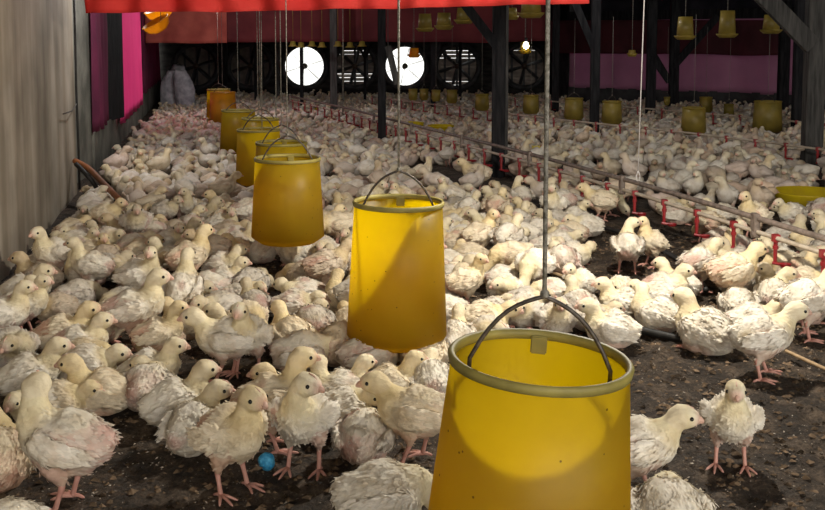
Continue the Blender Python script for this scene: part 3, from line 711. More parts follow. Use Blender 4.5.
# light bulbs
def bulb(p, lab, r=.035, cordlen=.9, e=60):
    t = thing('light_bulb', lab, 'light bulb', p)
    bm = bmesh.new(); lathe(bm, [(.002, -r), (r*.6, -r*.8), (r, 0), (r*.75, r*.8), (r*.4, r*1.4), (.002, r*1.4)], 20)
    m, nt, b = new_mat('lit_bulb_glass'); b.inputs['Emission Color'].default_value = (1, .97, .92, 1); b.inputs['Emission Strength'].default_value = e
    obj('glass', bm, m, t)
    bm = bmesh.new(); tube(bm, [(0, 0, r*1.3), (0, 0, r*2.8)], r*.5, 12); obj('socket', bm, M['black'], t)
    bm = bmesh.new(); tube(bm, [(0, 0, r*2.8), (0, 0, cordlen)], .004, 6); obj('cord', bm, M['black'], t)
bulb(PD(526, 46, 16.9), 'small glowing white light bulb above the far right fan', .05, 1.0, 12)

# husk bits on the near floor
bm = bmesh.new()
for k in range(5200):
    x = random.uniform(-1.85, 2.6); y = 2.9+5.6*random.random()**1.4
    s = random.uniform(.002, .008)*random.random()**.5+.001; a = random.random()*PI; z = ground(x, y)+.003
    e = Vector((math.cos(a), math.sin(a), random.uniform(-.4, .4)))*s; q = Vector((-math.sin(a), math.cos(a), random.uniform(-.4, .4)))*s*.45; c = Vector((x, y, z))
    top = bm.verts.new(c+Vector((0, 0, s*.5))); vs = [bm.verts.new(c+e), bm.verts.new(c+q), bm.verts.new(c-e), bm.verts.new(c-q)]
    for i in range(4): bm.faces.new((vs[i], vs[(i+1) % 4], top))
tag(obj('litter_husks', bm, M['litter_bit'], smooth=False), 'pale husk bits strewn over the dark floor litter', 'litter', kind='stuff')

bm = bmesh.new()                                              # crumbly clods of caked litter
for k in range(15000):
    x = random.uniform(-1.9, 3.2); y = 2.8+5.4*random.random()**1.3
    if x < WX(y)+.1: continue
    s = .004+.016*random.random()**1.8; c = Vector((x, y, ground(x, y)+s*.15)); a = random.random()*PI
    P6 = [Vector((math.cos(a+q*PI/2)*s*random.uniform(.7, 1.3), math.sin(a+q*PI/2)*s*random.uniform(.6, 1.1), random.uniform(-.2, .3)*s)) for q in range(4)]
    vs = [bm.verts.new(c+q) for q in P6]; tp = bm.verts.new(c+Vector((random.uniform(-.3, .3)*s, 0, s*random.uniform(.4, .8))))
    for i in range(4): bm.faces.new((vs[i], vs[(i+1) % 4], tp))
M['clod'] = noise_mat('brown_litter_clods', (.03, .02, .012), (.22, .15, .095), 9, .85, lo=.4, hi=.6)
tag(obj('litter_clods', bm, M['clod'], smooth=False), 'crumbly brown clods of caked litter on the near floor', 'litter', kind='stuff')

# ------------------------------------------------------------------ chickens
def bez(a, b, c, d, t): return a*(1-t)**3+b*3*t*(1-t)**2+c*3*t*t*(1-t)+d*t**3
def chick_spine(bz, pitch, head, hyaw, hpitch, fat=1.0):
    """centres and radii (height, width) from tail to beak root, beak direction"""
    body = [(-.146, .038, .012, .016), (-.130, .029, .035, .036), (-.102, .013, .063, .058), (-.062, .000, .085, .078), (-.016, -.004, .096, .087), (.028, .000, .093, .084), (.066, .014, .078, .071)]
    R = Matrix.Rotation(-pitch, 3, 'Y')
    out = []
    for x, z, rh, rw in body:
        p = R @ Vector((x, 0, z)); out.append((p+Vector((0, 0, bz)), rh*fat if x < .06 else rh, rw*fat))
    A = out[-1][0]; H = Vector(head); hd = Vector((math.cos(hpitch)*math.cos(hyaw), math.cos(hpitch)*math.sin(hyaw), math.sin(hpitch)))
    d = (A-out[-2][0]).normalized(); dist = (H-A).length
    H0 = H-hd*.012
    c1 = A+(d*.6+Vector((0, 0, .4))).normalized()*dist*.42; c2 = H0-(hd*.35+Vector((0, 0, .65 if H.z > A.z else -.1))).normalized()*dist*.36
    nk = [(.22, .063, .058), (.42, .050, .047), (.60, .041, .039), (.78, .036, .0345), (.92, .037, .035)]
    for t, rh, rw in nk: out.append((bez(A, c1, c2, H0, t), rh, rw))
    for s, rh, rw in ((.008, .043, .039), (.030, .041, .037), (.050, .033, .030), (.066, .021, .019), (.074, .008, .008)): out.append((H0+hd*s+Vector((0, 0, .002)), rh, rw))
    return out, H0, hd
def loft(bm, sp, n):
    rings = []; side = Vector((0, 1, 0)); N = len(sp)
    for i, (p, rh, rw) in enumerate(sp):
        t = (sp[min(i+1, N-1)][0]-sp[max(i-1, 0)][0]).normalized()
        side = (side-t*side.dot(t)).normalized(); up = t.cross(side)
        rings.append([bm.verts.new(p+side*math.cos(2*PI*k/n)*rw+up*math.sin(2*PI*k/n)*rh) for k in range(n)])
    for a, b in zip(rings, rings[1:]):
        for k in range(n): bm.faces.new((a[k], a[(k+1) % n], b[(k+1) % n], b[k]))
    bm.faces.new(rings[0][::-1]); bm.faces.new(rings[-1])
POSES = {
 'stand':   (.200, .20, (.105, 0, .338), 0, -.05, 'stand'),
 'standl':  (.200, .20, (.095, .030, .338), 1.25, -.05, 'stand'),
 'standr':  (.200, .20, (.095, -.030, .338), -1.25, -.05, 'stand'),
 'tall':    (.210, .40, (.085, 0, .368), 0, .0, 'stand'),
 'walk':    (.192, .08, (.135, 0, .290), 0, -.08, 'walk'),
 'peck':    (.185, -.16, (.175, 0, .085), 0, -.9, 'walk'),
 'sit':     (.090, .18, (.105, 0, .200), 0, -.05, None),
 'sitl':    (.090, .16, (.092, .04, .200), 1.2, -.1, None),
 'sitr':    (.090, .16, (.092, -.04, .200), -1.2, -.1, None),
 'rest':    (.086, .06, (.120, 0, .140), 0, -.15, None),
 'restl':   (.086, .06, (.100, .060, .140), 1.1, -.2, None),
 'restr':   (.086, .06, (.100, -.060, .140), -1.1, -.2, None),
 'down':    (.090, -.05, (.145, 0, .070), 0, -.6, None)}
def nz(p, s, o=0): return noise.noise(Vector(p)*s+Vector((o, o*.7, 0)))
WHITE = Vector((.86, .81, .73)); CREAM = Vector((.84, .76, .59)); YEL = Vector((.87, .73, .40)); PINK = Vector((.68, .43, .37)); FACE = Vector((.80, .52, .42)); TAN = Vector((.55, .45, .34))
def chick_mesh(key, pink, seed):
    bz, pitch, head, hy, hp, legs = POSES[key]
    sp, H0, hd = chick_spine(bz, pitch, head, hy, hp, 1.0 if legs else 1.06)
    bm = bmesh.new(); loft(bm, sp, 22)
    R = Matrix.Rotation(-pitch, 3, 'Y'); B = lambda x, y, z: R @ Vector((x, y, z))+Vector((0, 0, bz))
    for s in (-1, 1):                                    # folded wings
        w = []
        for x, y, z, rh, rw in ((.066, .064, .010, .016, .014), (.044, .086, .010, .038, .019), (.0, .099, .004, .044, .018), (-.045, .096, .002, .038, .014), (-.085, .082, .004, .026, .010), (-.122, .066, .008, .010, .006)):
            w.append((B(x, s*y, z), rh, rw))
        loft(bm, w, 12)
        if legs:
            fx = {'stand': 0, 'walk': .035*s}[legs]
            loft(bm, [(B(.012, s*.045, -.03), .050, .034), (Vector((.0+fx*.3, s*.050, .125)), .036, .028), (Vector((-.012+fx*.6, s*.050, .095)), .020, .017), (Vector((-.016+fx*.8, s*.05, .078)), .010, .010)], 12)
        else:
            loft(bm, [(B(.04, s*.05, -.03), .02, .02), (Vector((.02, s*.062, .045)), .040, .030), (Vector((-.02, s*.06, .035)), .034, .026), (Vector((-.05, s*.055, .03)), .012, .012)], 12)
    me = bpy.data.meshes.new('tmp'); bm.to_mesh(me); bm.free()
    o = bpy.data.objects.new('tmp', me); C.objects.link(o)
    r = o.modifiers.new('r', 'REMESH'); r.mode = 'VOXEL'; r.voxel_size = .0058; sm = o.modifiers.new('s', 'SMOOTH'); sm.iterations = 4; sm.factor = .6
    dg = bpy.context.evaluated_depsgraph_get(); dg.update(); me2 = bpy.data.meshes.new_from_object(o.evaluated_get(dg))
    bpy.data.objects.remove(o)
    bm = bmesh.new(); bm.from_mesh(me2); bm.normal_update()
    cl = bm.loops.layers.color.new('feather')
    rnd = random.Random(seed)
    chest = sp[6][0]; nkc = [q[0] for q in sp[7:]]
    def colour(p, n):
        dn = min((p-q).length for q in nkc[:5]) if nkc else 1; dh = (p-H0).length
        a = max(0, min(1, (.085-dn)/.035)); 
        c = WHITE.lerp(CREAM, .25+.3*nz(p, 14, seed))
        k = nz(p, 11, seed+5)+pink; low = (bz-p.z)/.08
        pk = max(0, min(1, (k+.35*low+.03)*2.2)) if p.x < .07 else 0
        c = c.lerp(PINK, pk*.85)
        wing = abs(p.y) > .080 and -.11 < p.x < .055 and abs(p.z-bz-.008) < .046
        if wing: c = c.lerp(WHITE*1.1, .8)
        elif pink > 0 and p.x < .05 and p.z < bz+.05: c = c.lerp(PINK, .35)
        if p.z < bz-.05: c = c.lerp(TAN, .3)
        c = c.lerp(YEL.lerp(CREAM, .5), a*.9)
        if dh < .045: c = c.lerp(CREAM, .5)
        bt = (p-(H0+hd*.068)).length
        if bt < .036: c = c.lerp(FACE, min(1, (.036-bt)/.022)*.7)
        return c
    vc = {}
    for v in bm.verts:
        d = .004*nz(v.co, 42, seed)+.007*nz(v.co, 19, seed+2)
        if (v.co-H0).length < .075: d *= .25
        v.co += v.normal*d
        if v.co.z < .006 and not legs: v.co.z = .006
    bm.normal_update()
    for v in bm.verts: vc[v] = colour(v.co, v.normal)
    base = [(v.co.copy(), v.normal.copy(), vc[v]) for v in bm.verts]
    # ruffled feather tips lying over the body
    def flake(p, n, d, ln, wd, lift, c):
        d = (d-n*d.dot(n)); 
        if d.length < 1e-4: return
        d.normalize(); s = n.cross(d).normalized()
        a0 = bm.verts.new(p-s*wd*.35+n*.001); a1 = bm.verts.new(p+s*wd*.35+n*.001)
        b0 = bm.verts.new(p+d*ln*.55-s*wd*.5+n*lift*.55); b1 = bm.verts.new(p+d*ln*.55+s*wd*.5+n*lift*.55); bc = bm.verts.new(p+d*ln*.5+n*(lift*.5+wd*.16)); 
        t0 = bm.verts.new(p+d*ln+n*lift*.9)
        for q in (a0, a1, b0, b1, bc, t0): vc[q] = c
        bm.faces.new((a0, a1, bc)); bm.faces.new((a0, bc, b0)); bm.faces.new((a1, b1, bc)); bm.faces.new((b0, bc, t0)); bm.faces.new((bc, b1, t0))
    rnd.shuffle(base); cnt = 0
    for p, n, c in base:
        if cnt > 900: break
        q = p-Vector((0, 0, bz)); dh = (p-H0).length
        if dh < .060: continue
        nk = min((p-k).length for k in nkc) < .058 and p.x > .05
        if p.z < .02: continue
        wing = abs(p.y) > .06 and -.12 < p.x < .07 and q.z > -.045
        prob = .95 if wing else (.35 if nk else (.55 if p.x < -.09 else (.45 if q.z > 0 else .22)))
        if rnd.random() > prob: continue
        d = Vector((-1, 0, -.25)) if not nk else Vector((-.3, 0, -1))
        d = d+Vector((rnd.uniform(-.3, .3), rnd.uniform(-.3, .3), rnd.uniform(-.25, .25)))
        cc = (c.lerp(WHITE*1.06, .55 if wing else .25))*rnd.uniform(.88, 1.06)
        if nk: flake(p, n, d, rnd.uniform(.008, .014), .007, .003, c*rnd.uniform(.93, 1.06))
        elif wing: flake(p, n, d, rnd.uniform(.018, .034), rnd.uniform(.008, .013), rnd.uniform(.002, .007), cc)
        else: flake(p, n, d, rnd.uniform(.010, .022), rnd.uniform(.006, .010), rnd.uniform(.002, .008), cc)
        cnt += 1
    tail = sp[1][0]                                     # tail tuft
    for k in range(16):
        a = rnd.uniform(-.7, .7); flake(tail+Vector((.01, a*.025, rnd.uniform(-.01, .018))), Vector((0, 0, 1)), Vector((-1, a, rnd.uniform(.0, .6))), rnd.uniform(.022, .036), .013, rnd.uniform(-.004, .010), WHITE*rnd.uniform(.9, 1.05))
    for k in range(54): # flight feathers at the wing tips
        s = rnd.choice((-1, 1)); x = rnd.uniform(-.10, -.02); p = B(x, s*(.116+x*.30), rnd.uniform(-.022, .03)); flake(p, Vector((0, s, .1)), Vector((-1, -s*.25, rnd.uniform(-.3, .05))), rnd.uniform(.026, .040), .011, .003, WHITE*rnd.uniform(.95, 1.1))
    for f in bm.faces: f.material_index = 0; f.smooth = True
    nf = len(bm.faces)
    # beak, eyes
    sd = Vector((0, 0, 1)).cross(hd).normalized(); upv = hd.cross(sd)
    def add_cone(pts, rads, mat): tube(bm, pts, rads, 10, mat)
    add_cone([H0+hd*.064, H0+hd*.076-upv*.001, H0+hd*.084-upv*.005, H0+hd*.088-upv*.010], [.0125, .0092, .0052, .0012], 3)
    add_cone([H0+hd*.064-upv*.007, H0+hd*.078-upv*.009, H0+hd*.086-upv*.011], [.009, .006, .0018], 3)
    for s in (-1, 1): sphere(bm, H0+hd*.042+sd*s*.0315+upv*.008, .0072, 10, 8, 2)
    tube(bm, [H0+hd*.062+upv*.018, H0+hd*.046+upv*.035, H0+hd*.026+upv*.042], [.003, .0035, .002], 6, 3)     # tiny comb
    if legs:
        for s in (-1, 1):
            fx = {'stand': .0, 'walk': .035*s}[legs]
            hk = Vector((-.016+fx*.8, s*.05, .082)); an = Vector((.006+fx, s*.054, .014))
            tube(bm, [hk+Vector((0, 0, .02)), hk, (hk+an)/2, an, an-Vector((0, 0, .008))], [.010, .0095, .0072, .0082, .006], 9, 1)
            for a, ln in ((-.55, .062), (0, .078), (.55, .062), (PI-.25*s, .034)):
                e = Vector((math.cos(a+s*.15), math.sin(a+s*.15), 0)); tube(bm, [an+Vector((0, 0, -.004)), an+e*ln*.45+Vector((0, 0, -.003)), an+e*ln*.85+Vector((0, 0, -.009)), an+e*ln+Vector((0, 0, -.011))], [.007, .0055, .0045, .0018], 7, 1)
    else:
        for s in (-1, 1):
            an = Vector((.05, s*.05, .010))
            for a, ln in ((-.35, .045), (.05, .052), (.45, .042)):
                e = Vector((math.cos(a), math.sin(a), 0)); tube(bm, [an, an+e*ln*.6+Vector((0, 0, .002)), an+e*ln-Vector((0, 0, .004))], [.007, .0055, .002], 7, 1)
    for f in bm.faces:
        f.smooth = True
        for l in f.loops:
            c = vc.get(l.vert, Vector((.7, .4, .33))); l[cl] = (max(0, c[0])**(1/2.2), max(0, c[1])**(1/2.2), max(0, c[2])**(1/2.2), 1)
    me = bpy.data.meshes.new('chicken_'+key); bm.to_mesh(me); bm.free()
    for k in ('feather', 'leg', 'eye', 'beak'): me.materials.append(M[k])
    return me
MESH = {}
for i, k in enumerate(POSES):
    for j, pk in enumerate((-.15, .20)): MESH[(k, j)] = chick_mesh(k, pk, i*7+j*3+1)

# ---- individually placed birds near the camera: x, base y, pose, heading (0 right, 90 away), scale, pink, label
HAND = [
 (66, 506, 'standr', 172, 1.14, 1, 'large pink-flanked chicken standing at the left bottom corner, facing left'),
 (233, 491, 'stand', 318, 1.03, 0, 'tall chicken standing on the litter left of the blue ball, looking right'),
 (304, 470, 'standl', 262, 1.03, 0, 'tall chicken standing just right of the blue ball, head turned right'),
 (364, 458, 'down', 84, .98, 1, 'chicken seen from behind with bare pink rump, behind the bottom edge hunched one'),
 (414, 461, 'walk', 176, 1.0, 0, 'yellow-necked chicken facing left beside the nearest feeder'),
 (386, 525, 'down', 12, 1.12, 0, 'hunched white back at the bottom edge left of the nearest feeder'),
 (4, 566, 'rest', 170, 1.1, 0, 'pale back peeking in at the bottom left corner'),
 (0, 482, 'sitl', 110, 1.1, 1, 'chicken cut off by the left edge behind the large standing one'),
 (32, 394, 'sit', 22, 1.0, 0, 'chicken sitting near the left edge, yellow head turned to the right'),
 (90, 384, 'rest', 4, 1.0, 0, 'chicken lying facing right, directly behind the left-facing lying one, left foreground'),
 (99, 411, 'sit', 178, 1.0, 0, 'chicken lying facing left with its pink beak, left foreground'),
 (148, 405, 'restl', 85, 1.0, 1, 'bare pink back of a chicken between two lying ones, left foreground'),
 (178, 422, 'sit', 25, 1.0, 0, 'white-winged chicken sitting, head up right, at edge of the bare floor'),
 (62, 420, 'rest', 5, .9, 0, 'yellow-headed chicken lying just behind the large left standing one, facing right'),
 (40, 424, 'restl', 200, .9, 0, 'chicken lying half hidden behind the large left standing one'),
 (196, 448, 'sitr', 70, 1.0, 0, 'yellowish chicken squatting behind the tall one left of the blue ball'),
 (274, 448, 'stand', 15, 1.0, 0, 'standing chicken between the two tall foreground ones, looking right'),
 (226, 378, 'walk', 188, 1.0, 0, 'chicken standing facing left on the small bare patch'),
 (248, 374, 'stand', 262, .95, 0, 'chicken standing facing the camera at the small bare patch'),
 (160, 366, 'stand', 8, .82, 0, 'yellow-necked chicken facing right at the edge of the small bare patch'),
 (152, 388, 'sit', 3, .95, 0, 'chicken sitting facing right left of the small bare patch'),
 (136, 348, 'stand', 8, 1.05, 1, 'big chicken standing upright facing right amid the left crowd'),
 (66, 352, 'sit', 6, 1.05, 1, 'plump pinkish chicken sitting facing right, left crowd front'),
 (6, 348, 'stand', 8, .9, 0, 'chicken upright at the left edge looking right'),
 (183, 324, 'tall', 82, .98, 0, 'chicken seen from behind with stretched yellow neck, left crowd'),
 (190, 286, 'stand', 40, 1.0, 0, 'tallest head in the left crowd, yellow-necked chicken looking right'),
 (92, 294, 'stand', 178, .92, 0, 'chicken upright facing left, in crowd near the left wall'),
 (24, 308, 'sit', 12, 1.05, 0, 'chicken sitting against the left wall looking right'),
 (290, 416, 'sit', 190, .95, 0, 'chicken sitting behind the tall one right of the blue ball'),
 (338, 412, 'sitr', 175, .95, 1, 'pinkish chicken sitting behind the tall one, facing left'),
 (372, 372, 'rest', 15, 1.08, 1, 'plump pale chicken lying against the second nearest feeder'),
 (424, 370, 'rest', 88, 1.0, 0, 'chicken with yellow nape seen from behind right at the second feeder foot'),
 (432, 400, 'rest', 95, 1.0, 0, 'white chicken lying half behind the nearest feeder rim, left side'),
 (345, 405, 'sit', 30, .85, 0, 'small chicken peering over others left of the nearest feeder'),
 (392, 402, 'sit', 15, .9, 0, 'chicken looking right between the second and nearest feeder'),
 (345, 428, 'restr', 30, .95, 0, 'white-backed chicken lying behind the pink rump one'),
 (305, 372, 'down', 20, 1.05, 1, 'bare pinkish back of a chicken lying left of the second nearest feeder'),
 (340, 362, 'down', 75, 1.05, 1, 'reddish bare chicken lying close by the left foot of the second feeder'),
 (456, 352, 'sit', 80, .9, 0, 'pale chicken sitting close to the right of the second feeder foot'),
 (638, 497, 'walk', 352, .98, 0, 'chicken looking right from behind the nearest feeder, right side'),
 (668, 544, 'down', 82, 1.12, 0, 'white feathered back at the bottom edge right of the nearest feeder'),
 (730, 466, 'stand', 258, .92, 0, 'lone chicken on the bare floor facing the camera, right foreground'),
 (762, 377, 'walk', 3, 1.05, 0, 'chicken walking right across the bare floor, right foreground'),
 (704, 350, 'sit', 125, 1.2, 0, 'large white chicken crouching on the black hose, right foreground'),
 (656, 330, 'sitr', 150, 1.0, 0, 'white chicken lying left of the large crouching one, right side'),
 (610, 345, 'sit', 176, 1.0, 0, 'chicken lying on the litter facing left behind the nearest feeder handle'),
 (732, 305, 'walk', 15, 1.1, 1, 'large chicken below the drinking line with pinkish belly, facing right'),
 (700, 290, 'walk', 30, .95, 1, 'round-backed chicken at a red nipple cup'),
 (627, 273, 'standr', 80, .95, 0, 'chicken standing on the bare patch seen from behind'),
 (651, 266, 'tall', 205, .85, 0, 'slim chicken standing beside another on the bare patch'),
 (806, 338, 'walk', 20, 1.1, 0, 'large chicken standing at the right edge facing right'),
 (738, 318, 'down', 85, .95, 0, 'tail-up white chicken lying between bigger ones, right side'),
 (752, 338, 'rest', 15, 1.05, 0, 'white chicken lying just behind the walking one, right side'),
 (655, 308, 'rest', 168, .9, 0, 'chicken lying flat facing left at the bare patch edge'),
 (622, 318, 'sit', 172, .95, 0, 'chicken lying facing left below the bare patch'),
 (600, 222, 'walk', 165, 1.0, 0, 'chicken standing at a red nipple cup, facing left'),
 (585, 236, 'rest', 190, 1.0, 0, 'chicken lying left of the bare patch under the drinking line'),
 (561, 274, 'rest', 100, 1.1, 1, 'pink and white chicken lying beside the short brown stick'),
 (476, 192, 'walk', 172, 1.05, 0, 'dull chicken standing alone facing left, left of the tallest middle post'),
 (553, 225, 'stand', 255, .95, 0, 'chicken standing facing the camera right of the near feeder rope'),
 (790, 232, 'walk', 200, .85, 0, 'chicken standing in front of the bright yellow tray, facing left'),
 (820, 500, None, 0, 1, 0, ''),
]
TINT = {'white': (1.0, .99, .97), 'cream': (1.0, .93, .80), 'greyish': (.80, .78, .77), 'dirty': (.78, .70, .62)}
def place(x, y, key, hdg, s, pk, label, tint, group=None):
    o = bpy.data.objects.new('chicken', MESH[(key, pk)]); C.objects.link(o)
    o.location = (x, y, -.004); o.rotation_euler = (0, 0, math.radians(hdg)); o.scale = (s, s, s); o.color = (*TINT[tint], 1)
    tag(o, label, 'chicken', group or 'broiler chickens of the flock'); return o
occ = []                                        # occupied capsules: x, y, heading, length scale
def cap(x, y, h, s): return (x-.075*s*math.cos(h), y-.075*s*math.sin(h)), (x, y), (x+.085*s*math.cos(h), y+.085*s*math.sin(h))
grid = {}
def put(x, y, h, s):
    for q in cap(x, y, h, s): grid.setdefault((int(q[0]//.3), int(q[1]//.3)), []).append(q)
def clear(x, y, h, s, dmin):
    worst = 9
    for q in cap(x, y, h, s):
        a, b = int(q[0]//.3), int(q[1]//.3)
        for i in (-1, 0, 1):
            for j in (-1, 0, 1):
                for r in grid.get((a+i, b+j), ()):
                    worst = min(worst, (q[0]-r[0])**2+(q[1]-r[1])**2)
    return worst
nhand = 0
for i, (x, y, key, hdg, s, pk, lab) in enumerate(HAND):
    if key is None: continue
    p = G(x, y); place(p.x, p.y, key, hdg, s, pk, lab, 'white' if 'white' in lab else ('white', 'cream', 'white')[i % 3]); put(p.x, p.y, math.radians(hdg), s); nhand += 1

# ---- the flock behind
def inside(px, py, poly):
    c = False; n = len(poly)
    for i in range(n):
        x1, y1 = poly[i]; x2, y2 = poly[(i+1) % n]
        if (y1 > py) != (y2 > py) and px < (x2-x1)*(py-y1)/(y2-y1)+x1: c = not c
    return c
FORE = [(-400, 392), (0, 372), (120, 396), (200, 372), (240, 352), (300, 352), (330, 366), (445, 366), (520, 340), (600, 332), (640, 322), (700, 306), (760, 322), (820, 330), (1300, 420), (1300, 900), (-400, 900)]
BARE = [[(572, 228), (612, 214), (690, 226), (706, 240), (690, 284), (668, 296), (628, 302), (596, 290), (574, 262)], [(505, 286), (560, 262), (590, 290), (560, 300)],
        [(396, 168), (430, 163), (520, 186), (560, 192), (560, 212), (512, 204), (462, 196), (400, 182)], [(196, 332), (222, 332), (222, 366), (186, 372)], [(660, 240), (720, 250), (700, 280), (670, 280)]]
BARE.append([(765, 200), (830, 206), (830, 224), (762, 220)]); BARE.append([(88, 186), (112, 186), (134, 206), (126, 220), (108, 216)]); BARE.append([(482, 168), (514, 168), (520, 194), (478, 194)]); BARE.append([(796, 160), (825, 160), (828, 186), (792, 186)])
THIN = [[(540, 150), (700, 190), (825, 235), (825, 285), (700, 240), (600, 215), (540, 190)], [(300, 112), (520, 160), (520, 190), (400, 150), (300, 125)]]
obst = [(x, y, .30) for x, y in feeder_pos]+[(x, y, r+.10) for x, y, r in tray_pos]
def ok_place(x, y):
    if x < WX(y)+.25 or y > END-.35: return False
    for a, b in zip(RW[:-1], RW[1:]):
        n = Vector((-(b[1]-a[1]), b[0]-a[0])).normalized()
        if (Vector((x, y))-Vector(a)).dot(n) > -.2 and a[1] >= y-1.5 and b[1] <= y+1.5: return False
    if y > 24.5 and x > 3.5: return False
    for ox, oy, r in obst:
        if (x-ox)**2+(y-oy)**2 < r*r: return False
    return True
rnd = random.Random(5)
flock = []
def far_scale(y):
    t = max(0, min(1, (y-8)/12)); return .95-.33*t*t*(3-2*t)
def try_add(x, y, dmin):
    if not ok_place(x, y): return
    px, py = proj((x, y, 0))
    if px < -140 or px > 965: return
    if inside(px, py, FORE): return
    for b in BARE:
        if inside(px, py, b): return
    thin = any(inside(px, py, t) for t in THIN)
    if thin: dmin *= 1.6
    best = None
    for k in range(7):
        u = rnd.random(); h = (rnd.gauss(0, .8) if u < .45 else (rnd.gauss(PI, .7) if u < .76 else rnd.uniform(0, 2*PI)))
        c = clear(x, y, h, far_scale(y), dmin)
        if best is None or c > best[0]: best = (c, h)
    if best[0] < dmin*dmin: return
    put(x, y, best[1], far_scale(y)); flock.append((x, y, best[1]))
for k in range(90000):
    y = 3.9+(END-4.2)*rnd.random()**1.05; hw = (.60*y+.4)
    x = rnd.uniform(-hw, hw)
    try_add(x, y, .146*far_scale(y)**.85)
print('flock', len(flock))
def wpose(y, px, py):
    u = rnd.random()
    if px > 520 and py < 240: stand = .42
    else: stand = .13
    if u < stand: return rnd.choice(('stand', 'standl', 'standr', 'walk', 'walk', 'walk', 'peck'))
    return rnd.choice(('sit', 'sitl', 'sitr', 'rest', 'rest', 'restl', 'restr', 'down', 'sit'))
VIS = []; FARB = []
for (x, y, h) in flock:
    px, py = proj((x, y, .1)); (VIS if -12 < px < 837 else FARB).append((x, y, h))
VIS.sort(key=lambda q: math.hypot(q[0], q[1]))
nind = 300-nhand
IND, REST = VIS[:nind], VIS[nind:]+FARB
ANCH = [ # seen at, phrase
 ((10, 275), 'near left wall foot'), ((60, 215), 'left wall far edge'), ((121, 206), 'orange pole tip'),
 ((190, 286), 'tallest left head'), ((136, 348), 'big upright left bird'),
 ((287, 250), 'third yellow feeder'), ((281, 213), 'fourth yellow feeder'), ((259, 190), 'fifth yellow feeder'), ((397, 360), 'second feeder'),
 ((498, 178), 'tallest middle post'), ((561, 274), 'short brown stick'), ((632, 272), 'bare patch pair'), ((732, 305), 'pink-bellied bird'),
 ((806, 338), 'right edge standing bird'), ((530, 320), 'nearest feeder handle'), ((806, 216), 'bright yellow tray'), ((672, 172), 'white cord tray'),
 ((476, 192), 'lone dull bird'), ((637, 225), 'white cord'), ((811, 170), 'thick right edge post'), ((600, 222), 'nipple cup bird'), ((400, 190), 'second feeder rope'), ((62, 350), 'plump left bird'),
 ((752, 240), 'near pipe clamp'), ((382, 150), 'black post by fan'), ((92, 294), 'upright wall bird')]
AW = [(G(a[0], a[1]), s) for a, s in ANCH]
def face(h):
    d = math.degrees(h) % 360
    return ('facing right', 'facing away right', 'seen from behind', 'facing away left', 'facing left', 'facing front left', 'facing the camera', 'facing front right')[int(((d+22.5) % 360)//45)]
PN = {'stand': 'standing', 'standl': 'standing head turned', 'standr': 'standing head turned', 'tall': 'standing tall', 'walk': 'walking', 'peck': 'pecking', 'sit': 'sitting head up', 'sitl': 'sitting head turned', 'sitr': 'sitting head turned', 'rest': 'resting', 'restl': 'resting head aside', 'restr': 'resting head aside', 'down': 'lying head down'}
seen = {}
for (x, y, h) in IND:
    px, py = proj((x, y, 0)); key = wpose(y, px, py); pk = 1 if rnd.random() < (.5 if px < 260 else .3) else 0
    tint = rnd.choice(('white', 'white', 'cream', 'greyish', 'dirty')) if px < 330 else rnd.choice(('white', 'white', 'cream', 'greyish'))
    a, ph = min(AW, key=lambda q: (q[0].x-x)**2+(q[0].y-y)**2)
    dx, dy = x-a.x, y-a.y; ds = math.hypot(dx, dy)
    rel = ('right of' if dx > 0 else 'left of') if abs(dx) > abs(dy) else ('behind' if dy > 0 else 'in front of')
    q = 'right ' if ds < .3 and rel in ('behind', 'in front of') else ('close ' if ds < .5 else ('well ' if ds > .9 else ''))
    lab = '%s%s chicken %s, %s %s' % (tint, ' pinkish' if pk else '', PN[key]+' '+face(h), q+rel, ph)
    lab = ' '.join(lab.split())
    place(x, y, key, math.degrees(h), rnd.uniform(.88, 1.08)*far_scale(y), pk, lab, tint, 'broiler chickens of the flock')
    seen[lab] = seen.get(lab, 0)+1
print('dup labels', sum(v for v in seen.values() if v > 1))

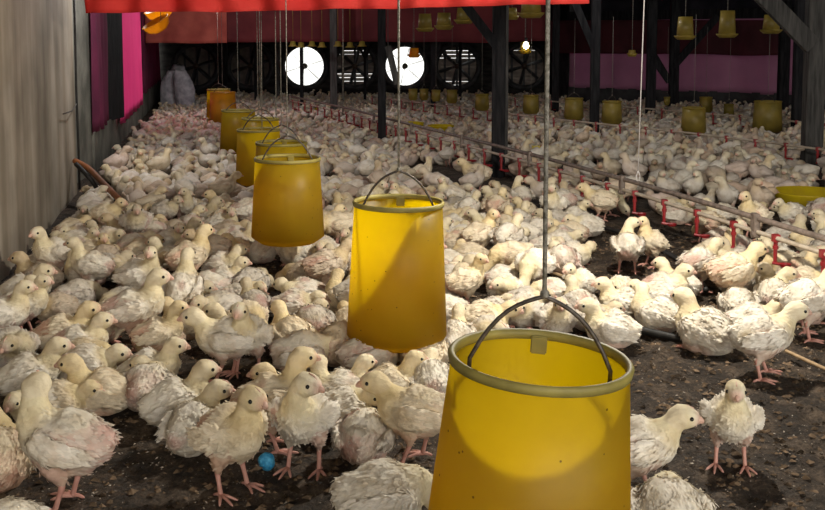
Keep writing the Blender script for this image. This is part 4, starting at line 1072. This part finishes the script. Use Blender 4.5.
# ---- the far flock, one countless mass
import array
def low_mesh(key):
    bz, pitch, head, hy, hp, legs = POSES[key]; sp, H0, hd = chick_spine(bz, pitch, head, hy, hp, 1.0 if legs else 1.06)
    idx = [0, 2, 3, 4, 5, 6, 7, 9, 10, 12, 13, 14, 15, 16]; bm = bmesh.new(); loft(bm, [sp[i] for i in idx], 8)
    for s in (-1, 1):
        R = Matrix.Rotation(-pitch, 3, 'Y')
        loft(bm, [(R @ Vector((x, s*yy, z))+Vector((0, 0, bz)), rh, rw) for x, yy, z, rh, rw in ((.06, .066, .01, .02, .014), (.0, .084, .01, .045, .017), (-.07, .07, .006, .03, .013), (-.13, .046, .01, .006, .005))], 6)
        if legs: tube(bm, [(0, s*.05, .15), (-.016, s*.05, .08), (.006, s*.054, .0)], [.03, .01, .008], 5)
    tube(bm, [H0+hd*.062, H0+hd*.095-Vector((0, 0, .008))], [.011, .002], 5)
    bm.verts.ensure_lookup_table(); bm.verts.index_update(); vs = []; cs = []
    for v in bm.verts:
        p = v.co; dn = min((p-q[0]).length for q in sp[8:]); c = WHITE.copy()
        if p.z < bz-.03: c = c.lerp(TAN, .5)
        if dn < .058 and p.x > .05: c = CREAM.copy()
        if (p-(H0+hd*.075)).length < .022: c = FACE.copy()
        if legs and p.z < .09: c = Vector((.55, .3, .25))
        vs.append(p.copy()); cs.append(c)
    fs = [[v.index for v in f.verts] for f in bm.faces]; bm.free(); return vs, cs, fs
LOW = {k: low_mesh(k) for k in POSES}
V = []; Fc = []; CO = []
for (x, y, h) in REST:
    px, py = proj((x, y, 0)); key = wpose(y, px, py); vs, cs, fs = LOW[key]; s = rnd.uniform(.9, 1.1)*far_scale(y); b = len(V)
    ch, sh = math.cos(h)*s, math.sin(h)*s; tn = TINT[rnd.choice(('white', 'white', 'cream', 'greyish', 'dirty'))]; pk = rnd.uniform(0, .45) if rnd.random() < .4 else 0
    for v, c in zip(vs, cs):
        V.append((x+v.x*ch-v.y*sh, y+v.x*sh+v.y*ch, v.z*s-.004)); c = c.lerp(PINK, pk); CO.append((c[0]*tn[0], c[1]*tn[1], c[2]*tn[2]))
    for f in fs: Fc.append([b+k for k in f])
me = bpy.data.meshes.new('far_flock'); me.from_pydata(V, [], Fc)
ca = me.color_attributes.new('feather', 'FLOAT_COLOR', 'POINT'); ca.data.foreach_set('color', [q for c in CO for q in (c[0], c[1], c[2], 1)])
me.polygons.foreach_set('use_smooth', [True]*len(me.polygons)); me.materials.append(M['feather_far'])
o = bpy.data.objects.new('far_flock', me); C.objects.link(o)
tag(o, 'dense far flock of white chickens filling the back of the house', 'chickens', kind='stuff')
print('rest', len(REST))
